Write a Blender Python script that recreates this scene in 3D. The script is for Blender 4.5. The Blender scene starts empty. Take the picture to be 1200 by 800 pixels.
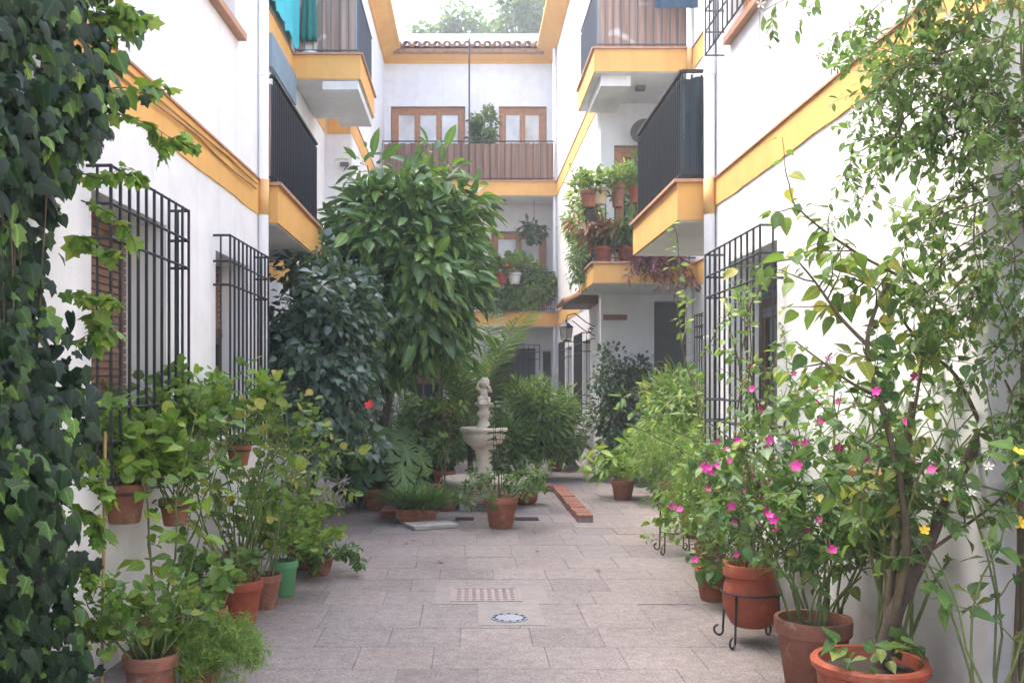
import bpy, math
import numpy as np
from mathutils import Vector, Matrix

# ------------------------------------------------------------------ camera, sky, sun, exposure
F, VX, VY, EYE = 1100.0, 548.0, 452.0, 1.5          # focal length and vanishing point of the photograph (1200 x 800)
sc = bpy.context.scene
col = sc.collection
R = math.radians

cam = bpy.data.cameras.new('camera')
cam.sensor_width = 36.0
cam.lens = 36.0 * F / 1200.0
cam.shift_x = (600 - VX) / 1200.0
cam.shift_y = (VY - 400) / 1200.0
cam.clip_start, cam.clip_end = 0.05, 2000.0
cam_ob = bpy.data.objects.new('camera', cam)
cam_ob.location = (0, 0, EYE)
cam_ob.rotation_euler = (R(90), 0, 0)
col.objects.link(cam_ob)
sc.camera = cam_ob

SUN_EL, SUN_AZ = 60.0, -62.0                          # high, behind the left roofs (azimuth from +Y, clockwise)
world = bpy.data.worlds.new('World'); sc.world = world; world.use_nodes = True
wn, wl = world.node_tree.nodes, world.node_tree.links
wn.clear()
wo = wn.new('ShaderNodeOutputWorld'); bg = wn.new('ShaderNodeBackground')
sky = wn.new('ShaderNodeTexSky'); sky.sky_type = 'NISHITA'; sky.sun_disc = False
sky.sun_elevation = R(SUN_EL); sky.sun_rotation = R(SUN_AZ)
sky.air_density = 1.0; sky.dust_density = 5.0; sky.ozone_density = 0.6
hs = wn.new('ShaderNodeHueSaturation'); hs.inputs['Saturation'].default_value = 0.95
wl.new(sky.outputs[0], hs.inputs['Color']); wl.new(hs.outputs[0], bg.inputs['Color'])
bg.inputs['Strength'].default_value = 0.15
wl.new(bg.outputs[0], wo.inputs[0])

sun = bpy.data.lights.new('sun', 'SUN'); sun.energy = 0.5; sun.angle = R(35); sun.color = (1.0, 0.975, 0.94)
sun_ob = bpy.data.objects.new('sun', sun); col.objects.link(sun_ob)
az, el = R(SUN_AZ), R(SUN_EL)
sd = Vector((math.sin(az) * math.cos(el), math.cos(az) * math.cos(el), math.sin(el)))
sun_ob.rotation_euler = (-sd).to_track_quat('-Z', 'Y').to_euler()
sun_ob.location = sd * 60

sc.view_settings.view_transform = 'Standard'; sc.view_settings.look = 'None'
sc.view_settings.gamma = 1.0; sc.view_settings.use_curve_mapping = False
sc.view_settings.exposure = 2.74
sc.render.engine = 'CYCLES'
cy = sc.cycles
cy.max_bounces = 10; cy.diffuse_bounces = 6; cy.glossy_bounces = 2; cy.transmission_bounces = 4; cy.transparent_max_bounces = 6
cy.volume_bounces = 0
cy.use_denoising = True
cy.sample_clamp_indirect = 8.0

# ------------------------------------------------------------------ materials
MATS = {}
def lin(r, g, b):
    f = lambda c: c / 12.92 if c <= 0.04045 else ((c + 0.055) / 1.055) ** 2.4
    return (f(r / 255), f(g / 255), f(b / 255), 1)

class NT:
    def __init__(s, name):
        m = bpy.data.materials.new(name); m.use_nodes = True
        s.m, s.n, s.l = m, m.node_tree.nodes, m.node_tree.links
        s.b = s.n['Principled BSDF']; MATS[name] = m
    def new(s, t, **kw):
        n = s.n.new(t)
        for k, v in kw.items(): setattr(n, k, v)
        return n
    def noise(s, scale, detail=4, rough=0.6, coord='Object'):
        tc = s.new('ShaderNodeTexCoord'); n = s.new('ShaderNodeTexNoise')
        n.inputs['Scale'].default_value = scale; n.inputs['Detail'].default_value = detail
        n.inputs['Roughness'].default_value = rough
        s.l.new(tc.outputs[coord], n.inputs['Vector']); return n
    def ramp(s, fac, stops):
        r = s.new('ShaderNodeValToRGB'); e = r.color_ramp.elements
        e[0].position, e[0].color = stops[0][0], stops[0][1]
        e[1].position, e[1].color = stops[-1][0], stops[-1][1]
        for p, c in stops[1:-1]:
            x = e.new(p); x.color = c
        s.l.new(fac, r.inputs[0]); return r
    def mix(s, a, b, fac, mode='MIX'):
        m = s.new('ShaderNodeMix', data_type='RGBA', blend_type=mode)
        for i, v in ((0, fac), (6, a), (7, b)):
            if hasattr(v, 'links'): s.l.new(v, m.inputs[i])
            else: m.inputs[i].default_value = v
        return m.outputs[2]
    def bump(s, h, strength, dist=0.01):
        b = s.new('ShaderNodeBump'); b.inputs['Strength'].default_value = strength
        b.inputs['Distance'].default_value = dist
        s.l.new(h, b.inputs['Height']); s.l.new(b.outputs[0], s.b.inputs['Normal'])

def C(r, g, b): return (r, g, b, 1)

def mat_plain(name, c, rough=0.6, var=0.18, scale=8, bump=0.15, metal=0.0, spec=0.5, coord='Object'):
    t = NT(name); n = t.noise(scale, 5, 0.65, coord)
    dark = C(*[v * (1 - var) for v in c]); lite = C(*[min(1, v * (1 + var)) for v in c])
    r = t.ramp(n.outputs[0], [(0.3, dark), (0.7, lite)])
    t.l.new(r.outputs[0], t.b.inputs['Base Color'])
    t.b.inputs['Roughness'].default_value = rough; t.b.inputs['Metallic'].default_value = metal
    t.b.inputs['Specular IOR Level'].default_value = spec
    if bump: 
        n2 = t.noise(scale * 6, 3, 0.6, coord); t.bump(n2.outputs[0], bump, 0.004)
    return t

def mat_plaster(name, c, stain):
    t = NT(name)
    n1 = t.noise(0.9, 6, 0.7); n2 = t.noise(5.0, 5, 0.6); n3 = t.noise(60, 3, 0.5)
    r1 = t.ramp(n1.outputs[0], [(0.38, C(*stain)), (0.58, C(*c))])
    r2 = t.ramp(n2.outputs[0], [(0.3, C(.93, .93, .93)), (0.6, C(1, 1, 1))])
    o = t.mix(r1.outputs[0], r2.outputs[0], 1.0, 'MULTIPLY')
    # rain streaks: noise stretched along Z
    tc = t.new('ShaderNodeTexCoord'); mp = t.new('ShaderNodeMapping'); mp.inputs['Scale'].default_value = (7, 7, .35)
    ns = t.new('ShaderNodeTexNoise'); ns.inputs['Scale'].default_value = 1.0; ns.inputs['Detail'].default_value = 4
    t.l.new(tc.outputs['Object'], mp.inputs[0]); t.l.new(mp.outputs[0], ns.inputs['Vector'])
    r3 = t.ramp(ns.outputs[0], [(0.32, C(.95, .95, .945)), (0.48, C(1, 1, 1))])
    o = t.mix(o, r3.outputs[0], 1.0, 'MULTIPLY')
    gp = t.new('ShaderNodeNewGeometry'); sz = t.new('ShaderNodeSeparateXYZ'); t.l.new(gp.outputs['Position'], sz.inputs[0])
    mz = t.new('ShaderNodeMath', operation='MULTIPLY_ADD'); t.l.new(n2.outputs[0], mz.inputs[0]); mz.inputs[1].default_value = .9; t.l.new(sz.outputs[2], mz.inputs[2])
    r4 = t.ramp(mz.outputs[0], [(0.42, C(.80, .78, .75)), (0.78, C(1, 1, 1))]); o = t.mix(o, r4.outputs[0], 1.0, 'MULTIPLY')
    t.l.new(o, t.b.inputs['Base Color']); t.b.inputs['Roughness'].default_value = 0.85
    t.b.inputs['Specular IOR Level'].default_value = 0.2
    ad = t.new('ShaderNodeMath', operation='ADD'); t.l.new(n2.outputs[0], ad.inputs[0]); t.l.new(n3.outputs[0], ad.inputs[1])
    t.bump(ad.outputs[0], 0.35, 0.006)

mat_plaster('plaster', (.82, .82, .83), (.76, .76, .765))
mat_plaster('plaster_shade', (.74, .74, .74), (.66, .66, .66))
mat_plaster('ochre', (.76, .44, .15), (.71, .40, .13))
mat_plain('iron', (.018, .022, .026), .5, .3, 30, .1)
mat_plain('iron_grey', (.10, .11, .13), .5, .3, 30, .1)
mat_plain('rust', (.05, .035, .025), .8, .4, 40, .3)
mat_plain('pipe', (.80, .81, .83), .45, .05, 6, 0)
mat_plain('pipe_ochre', (.68, .42, .16), .6, .08, 6, 0)
mat_plain('pot_cream', (.52, .42, .26), .8, .15, 12, .2)
mat_plain('pot_green', (.10, .30, .13), .5, .15, 12, .1)
mat_plain('soil', (.035, .024, .017), .95, .5, 30, .8)
mat_plain('wood', (.40, .18, .08), .5, .25, 9, .2)
mat_plain('wood_dark', (.075, .04, .025), .6, .3, 9, .2)
mat_plain('blind', (.21, .115, .075), .6, .15, 6, .1)
mat_plain('blind_grey', (.10, .115, .12), .6, .15, 6, .1)
mat_plain('stone', (.58, .51, .42), .85, .20, 7, .5)
mat_plain('stone_grey', (.36, .345, .32), .9, .25, 7, .5)
mat_plain('brick', (.27, .115, .08), .9, .25, 16, .5)
mat_plain('tile_clay', (.36, .20, .125), .9, .35, 9, .4)
mat_plain('nosing', (.46, .26, .17), .8, .15, 9, .2)
mat_plain('joint', (.235, .21, .20), .95, .3, 14, .4)
mat_plain('cement', (.27, .24, .225), .92, .12, 7, .3)
mat_plain('cover_iron', (.30, .245, .235), .7, .2, 30, .4)
mat_plain('dark_hole', (.012, .012, .012), .9, .2, 5, 0)
mat_plain('drain_blue', (.16, .20, .27), .5, .15, 30, .1)
mat_plain('drain_white', (.30, .31, .34), .5, .1, 30, .1)
mat_plain('screen_teal', (.035, .06, .075), .8, .35, 7, .2)
mat_plain('screen_navy', (.03, .038, .055), .8, .35, 7, .2)
mat_plain('awning_turquoise', (.05, .46, .52), .8, .1, 5, .1)
mat_plain('awning_green', (.02, .17, .15), .8, .2, 8, .2)
mat_plain('awning_blue', (.02, .055, .105), .8, .1, 5, .1)
mat_plain('valance_grey', (.20, .28, .34), .8, .12, 5, .1)
mat_plain('door_dark', (.035, .045, .042), .55, .25, 6, .1)
mat_plain('cable_tan', (.42, .24, .09), .7, .15, 6, 0)
mat_plain('cable_grey', (.30, .29, .28), .7, .15, 6, 0)
mat_plain('white_box', (.75, .75, .74), .6, .06, 6, 0)
mat_plain('grey_lamp', (.13, .12, .12), .5, .2, 9, 0)
mat_plain('plaque', (.20, .075, .045), .6, .3, 30, .3)
mat_plain('bark', (.075, .056, .043), .95, .4, 20, .8)
mat_plain('twig', (.11, .085, .05), .85, .35, 16, .3)
mat_plain('twig_green', (.13, .17, .055), .8, .3, 16, .2)
mat_plain('twig_red', (.14, .055, .04), .8, .3, 16, .2)
mat_plain('cane', (.36, .23, .10), .7, .25, 16, .2)
mat_plain('petal_pink', (.62, .03, .30), .6, .2, 20, 0)
mat_plain('petal_red', (.66, .035, .02), .6, .2, 20, 0)
mat_plain('petal_yellow', (.80, .52, .03), .6, .15, 20, 0)
mat_plain('petal_white', (.78, .74, .66), .6, .1, 20, 0)
mat_plain('litter', (.13, .08, .045), .8, .4, 9, 0)
mat_plain('hill_trunk', (.12, .09, .07), .9, .3, 4, .3)

def mat_clay(name, c, bloom, algae, rough):
    t = NT(name); n1 = t.noise(7, 5, .65); n2 = t.noise(11, 6, .7); n3 = t.noise(4.5, 5, .7)
    r1 = t.ramp(n1.outputs[0], [(.3, C(*[v * .72 for v in c])), (.7, C(*[v * 1.22 for v in c]))])
    b1 = t.ramp(n2.outputs[0], [(.56, C(0, 0, 0)), (.74, C(bloom, bloom, bloom))]); o = t.mix(r1.outputs[0], C(.46, .40, .35), b1.outputs[0])
    b2 = t.ramp(n3.outputs[0], [(.58, C(0, 0, 0)), (.70, C(algae, algae, algae))]); o = t.mix(o, C(.07, .065, .045), b2.outputs[0])
    t.l.new(o, t.b.inputs['Base Color']); t.b.inputs['Roughness'].default_value = rough; t.b.inputs['Specular IOR Level'].default_value = .3
    n4 = t.noise(60, 4, .6); t.bump(n4.outputs[0], .35, .003)
mat_clay('terracotta', (.33, .125, .07), .55, .4, .9)
mat_clay('terracotta_old', (.27, .12, .08), .75, .7, .92)
mat_clay('terracotta_plastic', (.34, .085, .045), .25, .35, .55)

def mat_glass():
    t = NT('pane'); n = t.noise(1.3, 3)
    r = t.ramp(n.outputs[0], [(0.35, C(.45, .46, .46)), (0.65, C(.74, .74, .72))])
    t.l.new(r.outputs[0], t.b.inputs['Base Color']); t.b.inputs['Roughness'].default_value = 0.12
    t.b.inputs['Coat Weight'].default_value = 0.6; t.b.inputs['Coat Roughness'].default_value = 0.03
    t = NT('pane_dark'); t.b.inputs['Base Color'].default_value = C(.03, .035, .035)
    t.b.inputs['Roughness'].default_value = 0.08
    t = NT('lantern_glass'); t.b.inputs['Base Color'].default_value = C(.5, .5, .45)
    t.b.inputs['Roughness'].default_value = 0.15; t.b.inputs['Transmission Weight'].default_value = 0.6
mat_glass()

def mat_bamboo(name, a, b, white=None):
    t = NT(name); tc = t.new('ShaderNodeTexCoord'); mp = t.new('ShaderNodeMapping'); mp.inputs['Scale'].default_value = (9, 9, .4)
    n = t.new('ShaderNodeTexNoise'); n.inputs['Scale'].default_value = 1.6; n.inputs['Detail'].default_value = 5
    t.l.new(tc.outputs['Object'], mp.inputs[0]); t.l.new(mp.outputs[0], n.inputs['Vector'])
    r = t.ramp(n.outputs[0], [(0.3, C(*a)), (0.68, C(*b))]); o = r.outputs[0]
    if white:
        n2 = t.noise(2.0, 2, .4); f = t.ramp(n2.outputs[0], [(0.62, C(0, 0, 0)), (0.66, C(1, 1, 1))])
        o = t.mix(o, C(*white), f.outputs[0])
    t.l.new(o, t.b.inputs['Base Color']); t.b.inputs['Roughness'].default_value = .8
    t.bump(n.outputs[0], .4, .01)
mat_bamboo('bamboo_brown', (.16, .085, .06), (.30, .185, .14))
mat_bamboo('bamboo_pale', (.26, .15, .11), (.44, .31, .25), (.62, .56, .52))

def mat_paving():
    t = NT('paving')
    oi = t.new('ShaderNodeObjectInfo')
    base = t.ramp(oi.outputs['Random'], [(0, C(.235, .212, .207)), (.35, C(.275, .247, .237)), (.7, C(.255, .236, .232)), (1, C(.30, .262, .246))])
    tc = t.new('ShaderNodeTexCoord'); ge = t.new('ShaderNodeNewGeometry')
    def nz(scale, det=4, rough=.6):
        n = t.new('ShaderNodeTexNoise'); n.inputs['Scale'].default_value = scale; n.inputs['Detail'].default_value = det
        n.inputs['Roughness'].default_value = rough; t.l.new(ge.outputs['Position'], n.inputs['Vector']); return n
    big = nz(1.1, 5); mid = nz(14, 5, .7); fine = nz(75, 3, .75)
    r1 = t.ramp(big.outputs[0], [(.3, C(.80, .79, .79)), (.65, C(1.05, 1.04, 1.03))])
    r2 = t.ramp(mid.outputs[0], [(.3, C(.74, .73, .73)), (.7, C(1.16, 1.14, 1.13))])
    r3 = t.ramp(fine.outputs[0], [(.36, C(.55, .52, .51)), (.5, C(1, 1, 1)), (.64, C(1.4, 1.36, 1.33))])
    o = t.mix(base.outputs[0], r1.outputs[0], 1.0, 'MULTIPLY'); o = t.mix(o, r2.outputs[0], 1.0, 'MULTIPLY'); o = t.mix(o, r3.outputs[0], .75, 'MULTIPLY')
    t.l.new(o, t.b.inputs['Base Color']); t.b.inputs['Roughness'].default_value = .82; t.b.inputs['Specular IOR Level'].default_value = .3
    ad = t.new('ShaderNodeMath', operation='ADD'); t.l.new(mid.outputs[0], ad.inputs[0]); t.l.new(fine.outputs[0], ad.inputs[1])
    t.bump(ad.outputs[0], .5, .004)
mat_paving()

def mat_leaf(name, stops, rib=1.5, rough=.42, trans=.35, tint=(1.1, 1.25, .45), spec=.45, vein='pinnate'):
    t = NT(name)
    at = t.new('ShaderNodeAttribute', attribute_name='var'); oi = t.new('ShaderNodeObjectInfo')
    ad = t.new('ShaderNodeMath', operation='ADD'); t.l.new(at.outputs['Fac'], ad.inputs[0]); t.l.new(oi.outputs['Random'], ad.inputs[1])
    fr = t.new('ShaderNodeMath', operation='FRACT'); t.l.new(ad.outputs[0], fr.inputs[0])
    rp = t.ramp(fr.outputs[0], [(p, C(*c)) for p, c in stops])
    uv = t.new('ShaderNodeUVMap', uv_map='UVMap'); sp = t.new('ShaderNodeSeparateXYZ'); t.l.new(uv.outputs[0], sp.inputs[0])
    ab = t.new('ShaderNodeMath', operation='ABSOLUTE'); t.l.new(sp.outputs[0], ab.inputs[0])
    rr = t.ramp(ab.outputs[0], [(0.0, C(1, 1, 1)), (0.06, C(0, 0, 0))])
    o = t.mix(rp.outputs[0], C(rib, rib, rib), rr.outputs[0], 'MULTIPLY')
    def mth(op, a, b=None):
        q = t.new('ShaderNodeMath', operation=op)
        for i_, v_ in enumerate((a, b)):
            if v_ is None: continue
            if hasattr(v_, 'links'): t.l.new(v_, q.inputs[i_])
            else: q.inputs[i_].default_value = v_
        return q.outputs[0]
    au, vv = ab.outputs[0], sp.outputs[1]
    if vein == 'pinnate':
        ph = mth('FRACT', mth('MULTIPLY', mth('SUBTRACT', vv, mth('MULTIPLY', au, .75)), 7.0)); vm = t.ramp(ph, [(0, C(1.28, 1.25, 1.2)), (.16, C(.96, .96, .96)), (.9, C(1.03, 1.03, 1.03)), (1, C(1.28, 1.25, 1.2))])
        o = t.mix(o, vm.outputs[0], 1.0, 'MULTIPLY')
    elif vein == 'palmate':
        an = mth('ARCTAN2', au, vv); rad_ = mth('SQRT', mth('ADD', mth('MULTIPLY', au, au), mth('MULTIPLY', vv, vv)))
        d1 = mth('MULTIPLY', mth('ABSOLUTE', mth('SUBTRACT', an, .62)), rad_); d2 = mth('MULTIPLY', mth('ABSOLUTE', mth('SUBTRACT', an, 1.30)), rad_)
        vm = t.ramp(mth('MINIMUM', d1, d2), [(0, C(1.7, 1.6, 1.45)), (.022, C(.94, .94, .94)), (.12, C(1.06, 1.06, 1.06))]); o = t.mix(o, vm.outputs[0], 1.0, 'MULTIPLY')
    ge = t.new('ShaderNodeNewGeometry')
    bf = t.new('ShaderNodeMath', operation='MULTIPLY'); t.l.new(ge.outputs['Backfacing'], bf.inputs[0]); bf.inputs[1].default_value = .35
    o = t.mix(o, C(.17, .22, .12), bf.outputs[0])
    nz = t.noise(30, 3); r2 = t.ramp(nz.outputs[0], [(.3, C(.82, .82, .82)), (.7, C(1.12, 1.12, 1.1))])
    o = t.mix(o, r2.outputs[0], 1.0, 'MULTIPLY')
    t.l.new(o, t.b.inputs['Base Color']); t.b.inputs['Roughness'].default_value = rough; t.b.inputs['Specular IOR Level'].default_value = spec
    tr = t.new('ShaderNodeBsdfTranslucent'); tc = t.mix(o, C(*tint), 1.0, 'MULTIPLY'); t.l.new(tc, tr.inputs[0])
    mx = t.new('ShaderNodeMixShader'); mx.inputs[0].default_value = trans
    t.l.new(t.b.outputs[0], mx.inputs[1]); t.l.new(tr.outputs[0], mx.inputs[2])
    t.l.new(mx.outputs[0], t.n['Material Output'].inputs[0])

mat_leaf('leaf_ivy', [(0, (.010, .024, .014)), (.5, (.018, .042, .020)), (.8, (.036, .080, .028)), (.94, (.10, .20, .045)), (1, (.20, .31, .06))], 1.9, .42, .3, (1.1, 1.25, .5), .28, 'palmate')
mat_leaf('leaf_hibiscus', [(0, (.045, .085, .065)), (.6, (.075, .135, .09)), (1, (.12, .20, .12))], 1.3, .33, .3, (1.1, 1.2, .6), .75)
mat_leaf('leaf_ficus', [(0, (.042, .10, .03)), (.5, (.08, .175, .042)), (.85, (.13, .25, .05)), (1, (.20, .29, .06))], 1.7, .33, .35, (1.1, 1.25, .45), .6)
mat_leaf('leaf_fresh', [(0, (.09, .18, .04)), (.5, (.15, .26, .055)), (.85, (.20, .30, .065)), (1, (.32, .33, .075))], 1.4, .5, .4)
mat_leaf('leaf_lime', [(0, (.10, .20, .03)), (.5, (.18, .31, .045)), (.85, (.26, .38, .06)), (1, (.36, .38, .07))], 1.3, .5, .45)
mat_leaf('leaf_mid', [(0, (.05, .115, .036)), (.5, (.088, .175, .05)), (.9, (.14, .24, .07)), (1, (.23, .24, .06))], 1.4, .45)
mat_leaf('leaf_dark', [(0, (.024, .055, .028)), (.6, (.042, .09, .04)), (1, (.08, .15, .055))], 1.4, .42)
mat_leaf('leaf_yellowing', [(0, (.06, .13, .03)), (.45, (.12, .21, .045)), (.75, (.24, .29, .06)), (1, (.40, .33, .07))], 1.4, .5, .45)
mat_leaf('leaf_jasmine', [(0, (.07, .14, .04)), (.5, (.12, .22, .06)), (.9, (.20, .31, .09)), (1, (.42, .40, .26))], 1.2, .45)
mat_leaf('leaf_palm', [(0, (.05, .11, .03)), (.6, (.09, .17, .045)), (1, (.17, .22, .06))], 1.1, .45)
mat_leaf('leaf_purple', [(0, (.07, .015, .035)), (.6, (.13, .03, .06)), (1, (.22, .07, .09))], 1.1, .5, .3, (1.2, .6, .8))
mat_leaf('leaf_red', [(0, (.16, .04, .03)), (.6, (.25, .07, .04)), (1, (.16, .17, .05))], 1.1, .5, .3, (1.2, .7, .5))
mat_leaf('leaf_far', [(0, (.06, .12, .04)), (1, (.13, .20, .06))], 1.0, .5, .4)

# ------------------------------------------------------------------ mesh helpers
def off(o):
    v = Vector((0, 0, 0))
    while o is not None: v += o.location; o = o.parent
    return v

def link(o, parent=None):
    col.objects.link(o)
    if parent is not None: o.parent = parent
    return o

def thing(name, label, cat, loc=(0, 0, 0), group=None):
    o = bpy.data.objects.new(name, None); o.empty_display_size = .1; link(o); o.location = loc
    o['label'] = label; o['category'] = cat
    if group: o['group'] = group
    return o

def tag(o, label, cat, group=None):
    o['label'] = label; o['category'] = cat
    if group: o['group'] = group
    return o

class MB:
    def __init__(s): s.v, s.f = [], []
    def add(s, vs, fs):
        k = len(s.v); s.v += [tuple(p) for p in vs]; s.f += [tuple(i + k for i in f) for f in fs]; return s
    def box(s, x0, x1, y0, y1, z0, z1):
        x0, x1 = min(x0, x1), max(x0, x1); y0, y1 = min(y0, y1), max(y0, y1); z0, z1 = min(z0, z1), max(z0, z1)
        v = [(x0, y0, z0), (x1, y0, z0), (x1, y1, z0), (x0, y1, z0), (x0, y0, z1), (x1, y0, z1), (x1, y1, z1), (x0, y1, z1)]
        return s.add(v, [(0, 3, 2, 1), (4, 5, 6, 7), (0, 1, 5, 4), (1, 2, 6, 5), (2, 3, 7, 6), (3, 0, 4, 7)])
    def quad(s, a, b, c, d): return s.add([a, b, c, d], [(0, 1, 2, 3)])
    def tube(s, pts, r, n=6, cap=True):
        pts = [Vector(p) for p in pts]; rs = r if isinstance(r, (list, tuple)) else [r] * len(pts)
        vs, fs = [], []; ref = None
        for i, p in enumerate(pts):
            d = (pts[min(i + 1, len(pts) - 1)] - pts[max(i - 1, 0)]).normalized()
            if ref is None: ref = Vector((0, 0, 1)) if abs(d.z) < .9 else Vector((1, 0, 0))
            a = d.cross(ref).normalized(); b = a.cross(d).normalized(); ref = b
            for k in range(n):
                t = 2 * math.pi * k / n; vs.append(p + (a * math.cos(t) + b * math.sin(t)) * rs[i])
        for i in range(len(pts) - 1):
            for k in range(n):
                q = (k + 1) % n; fs.append((i * n + k, i * n + q, (i + 1) * n + q, (i + 1) * n + k))
        if cap: fs.append(tuple(range(n - 1, -1, -1))); e = (len(pts) - 1) * n; fs.append(tuple(range(e, e + n)))
        return s.add(vs, fs)
    def lathe(s, prof, c=(0, 0, 0), n=24, flute=0, amp=0, closed=True):
        vs, fs = [], []
        for i, (r, z) in enumerate(prof):
            for k in range(n):
                t = 2 * math.pi * k / n; rr = r * (1 + amp * math.cos(flute * t)) if flute else r
                vs.append((c[0] + rr * math.cos(t), c[1] + rr * math.sin(t), c[2] + z))
        for i in range(len(prof) - 1):
            for k in range(n):
                q = (k + 1) % n; fs.append((i * n + k, i * n + q, (i + 1) * n + q, (i + 1) * n + k))
        if closed: fs.append(tuple(range(n - 1, -1, -1))); e = (len(prof) - 1) * n; fs.append(tuple(range(e, e + n)))
        return s.add(vs, fs)
    def ball(s, c, r, n=10, m=7):
        r = r if isinstance(r, (tuple, list)) else (r, r, r); vs, fs = [], []
        for i in range(m + 1):
            ph = math.pi * i / m
            for k in range(n):
                t = 2 * math.pi * k / n
                vs.append((c[0] + r[0] * math.sin(ph) * math.cos(t), c[1] + r[1] * math.sin(ph) * math.sin(t), c[2] - r[2] * math.cos(ph)))
        for i in range(m):
            for k in range(n):
                q = (k + 1) % n; fs.append((i * n + k, i * n + q, (i + 1) * n + q, (i + 1) * n + k))
        return s.add(vs, fs)
    def build(s, name, mat, parent=None, smooth=False, world=True, kind=None):
        o3 = off(parent) if world else Vector((0, 0, 0))
        me = bpy.data.meshes.new(name); me.from_pydata([(x - o3.x, y - o3.y, z - o3.z) for x, y, z in s.v], [], s.f)
        me.materials.append(MATS[mat])
        if smooth: me.polygons.foreach_set('use_smooth', [True] * len(me.polygons))
        me.validate(); me.update()
        o = link(bpy.data.objects.new(name, me), parent)
        if kind: o['kind'] = kind
        return o
    def mesh(s, name, mat, smooth=False):
        me = bpy.data.meshes.new(name); me.from_pydata(s.v, [], s.f); me.materials.append(MATS[mat])
        if smooth: me.polygons.foreach_set('use_smooth', [True] * len(me.polygons))
        me.update(); return me

def piece(name, me, parent, wloc, rot=(0, 0, 0), scale=(1, 1, 1)):
    o = link(bpy.data.objects.new(name, me), parent); o.location = Vector(wloc) - off(parent)
    o.rotation_euler = rot; o.scale = scale; return o

def bevel(o, w, seg=2):
    m = o.modifiers.new('bevel', 'BEVEL'); m.width = w; m.segments = seg; m.limit_method = 'ANGLE'; return o

def at(px, py, Y): return Vector(((px - VX) / F * Y, Y, EYE - (py - VY) / F * Y))

# ------------------------------------------------------------------ the ground and its paving
rng = np.random.default_rng(11)
g = MB().quad((-70, -70, -.006), (70, -70, -.006), (70, 70, -.006), (-70, 70, -.006)).build('ground', 'joint')
g['kind'] = 'structure'

GRATE = at(569, 697, 1650 / 245.0); DRAIN = at(597, 725, 1650 / 273.0)
SLAB_ME = {}
def slab_mesh(w, d):
    k = (round(w, 2), round(d, 2))
    if k not in SLAB_ME:
        b = .003; m = MB(); hw, hd = w / 2 - .0015, d / 2 - .0015
        vs = [(-hw, -hd, -.03), (hw, -hd, -.03), (hw, hd, -.03), (-hw, hd, -.03),
              (-hw, -hd, -b), (hw, -hd, -b), (hw, hd, -b), (-hw, hd, -b),
              (-hw + b, -hd + b, 0), (hw - b, -hd + b, 0), (hw - b, hd - b, 0), (-hw + b, hd - b, 0)]
        m.add(vs, [(0, 1, 5, 4), (1, 2, 6, 5), (2, 3, 7, 6), (3, 0, 4, 7), (4, 5, 9, 8), (5, 6, 10, 9), (6, 7, 11, 10), (7, 4, 8, 11), (8, 9, 10, 11)])
        SLAB_ME[k] = m.mesh('paving_slab', 'paving')
    return SLAB_ME[k]
slabs, y, row = [], 2.05, 0
while y < 24.2:
    d = float(rng.choice([.42, .42, .63, .52])); x = -2.9 + float(rng.random()) * .4
    while x < 3.4:
        w = float(rng.choice([.42, .42, .42, .63]))
        slabs.append((x, y, w, d)); x += w
    y += d; row += 1
rest, count = MB(), 0
for (x, y, w, d) in slabs:
    x0, x1, y0, y1 = x, x + w, y, y + d
    vis = abs((x + w / 2) * F / max(y, .1) + VX - 600) < 700
    z = float(rng.normal(0, .0012))
    if count < 298 and vis and -2.0 < x + w / 2 < 2.3:
        piece('paving_slab', slab_mesh(w, d), g, (x + w / 2, y + d / 2, z), (float(rng.normal(0, .0015)), float(rng.normal(0, .0015)), 0)); count += 1
    else:
        rest.box(x0 + .003, x1 - .003, y0 + .003, y1 - .003, -.03, z)
o = rest.build('far_paving', 'paving', g, kind='stuff')
MB().box(GRATE.x - .36, DRAIN.x + .30, GRATE.y - .29, GRATE.y + .27, -.02, .0055).build('cement_patch', 'cement', g)
MB().box(DRAIN.x - .2, DRAIN.x + .22, DRAIN.y - .17, GRATE.y - .2905, -.02, .0052).build('cement_patch', 'cement', g)

# inspection cover with raised pattern, and the round drain
gc = thing('inspection_cover', 'rectangular cast metal inspection cover set in the cement patch', 'cover', (GRATE.x, GRATE.y, .004))
gw, gd = .24, .215
MB().box(-gw, gw, -gd, gd, -.006, .003).build('plate', 'cover_iron', gc, world=False)
m = MB()
for s_ in (-1, 1): m.box(s_ * gw - .012, s_ * gw + .012, -gd - .012, gd + .012, -.004, .007)
for s_ in (-1, 1): m.box(-gw + .0125, gw - .0125, s_ * gd - .012, s_ * gd + .012, -.004, .0068)
m.build('frame', 'cover_iron', gc, world=False)
st = MB().box(-.018, .018, -.018, .018, 0, .005).mesh('raised_stud', 'cover_iron')
for i in range(8):
    for j in range(7):
        o = piece('raised_stud', st, gc, (GRATE.x - .19 + .38 * i / 7, GRATE.y - .165 + .33 * j / 6, .0072)); o.scale = (.75, .75, 1)
dr = thing('floor_drain', 'round blue and white floor drain below the inspection cover', 'drain', (DRAIN.x, DRAIN.y, .004))
MB().lathe([(.118, -.004), (.118, .006), (.105, .008), (.09, .004), (.0, .004)], n=32, closed=False).build('rim', 'drain_blue', dr, world=False)
MB().lathe([(.088, -.004), (.088, .0065), (.0, .0068)], n=32, closed=False).build('lid', 'drain_white', dr, world=False)
ho = MB().lathe([(.010, 0), (.010, .002), (0, .0022)], n=10, closed=False).mesh('drain_hole', 'dark_hole')
for k in range(12):
    t = 2 * math.pi * k / 12; piece('drain_hole', ho, dr, (DRAIN.x + .098 * math.cos(t), DRAIN.y + .098 * math.sin(t), .0118))

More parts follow.
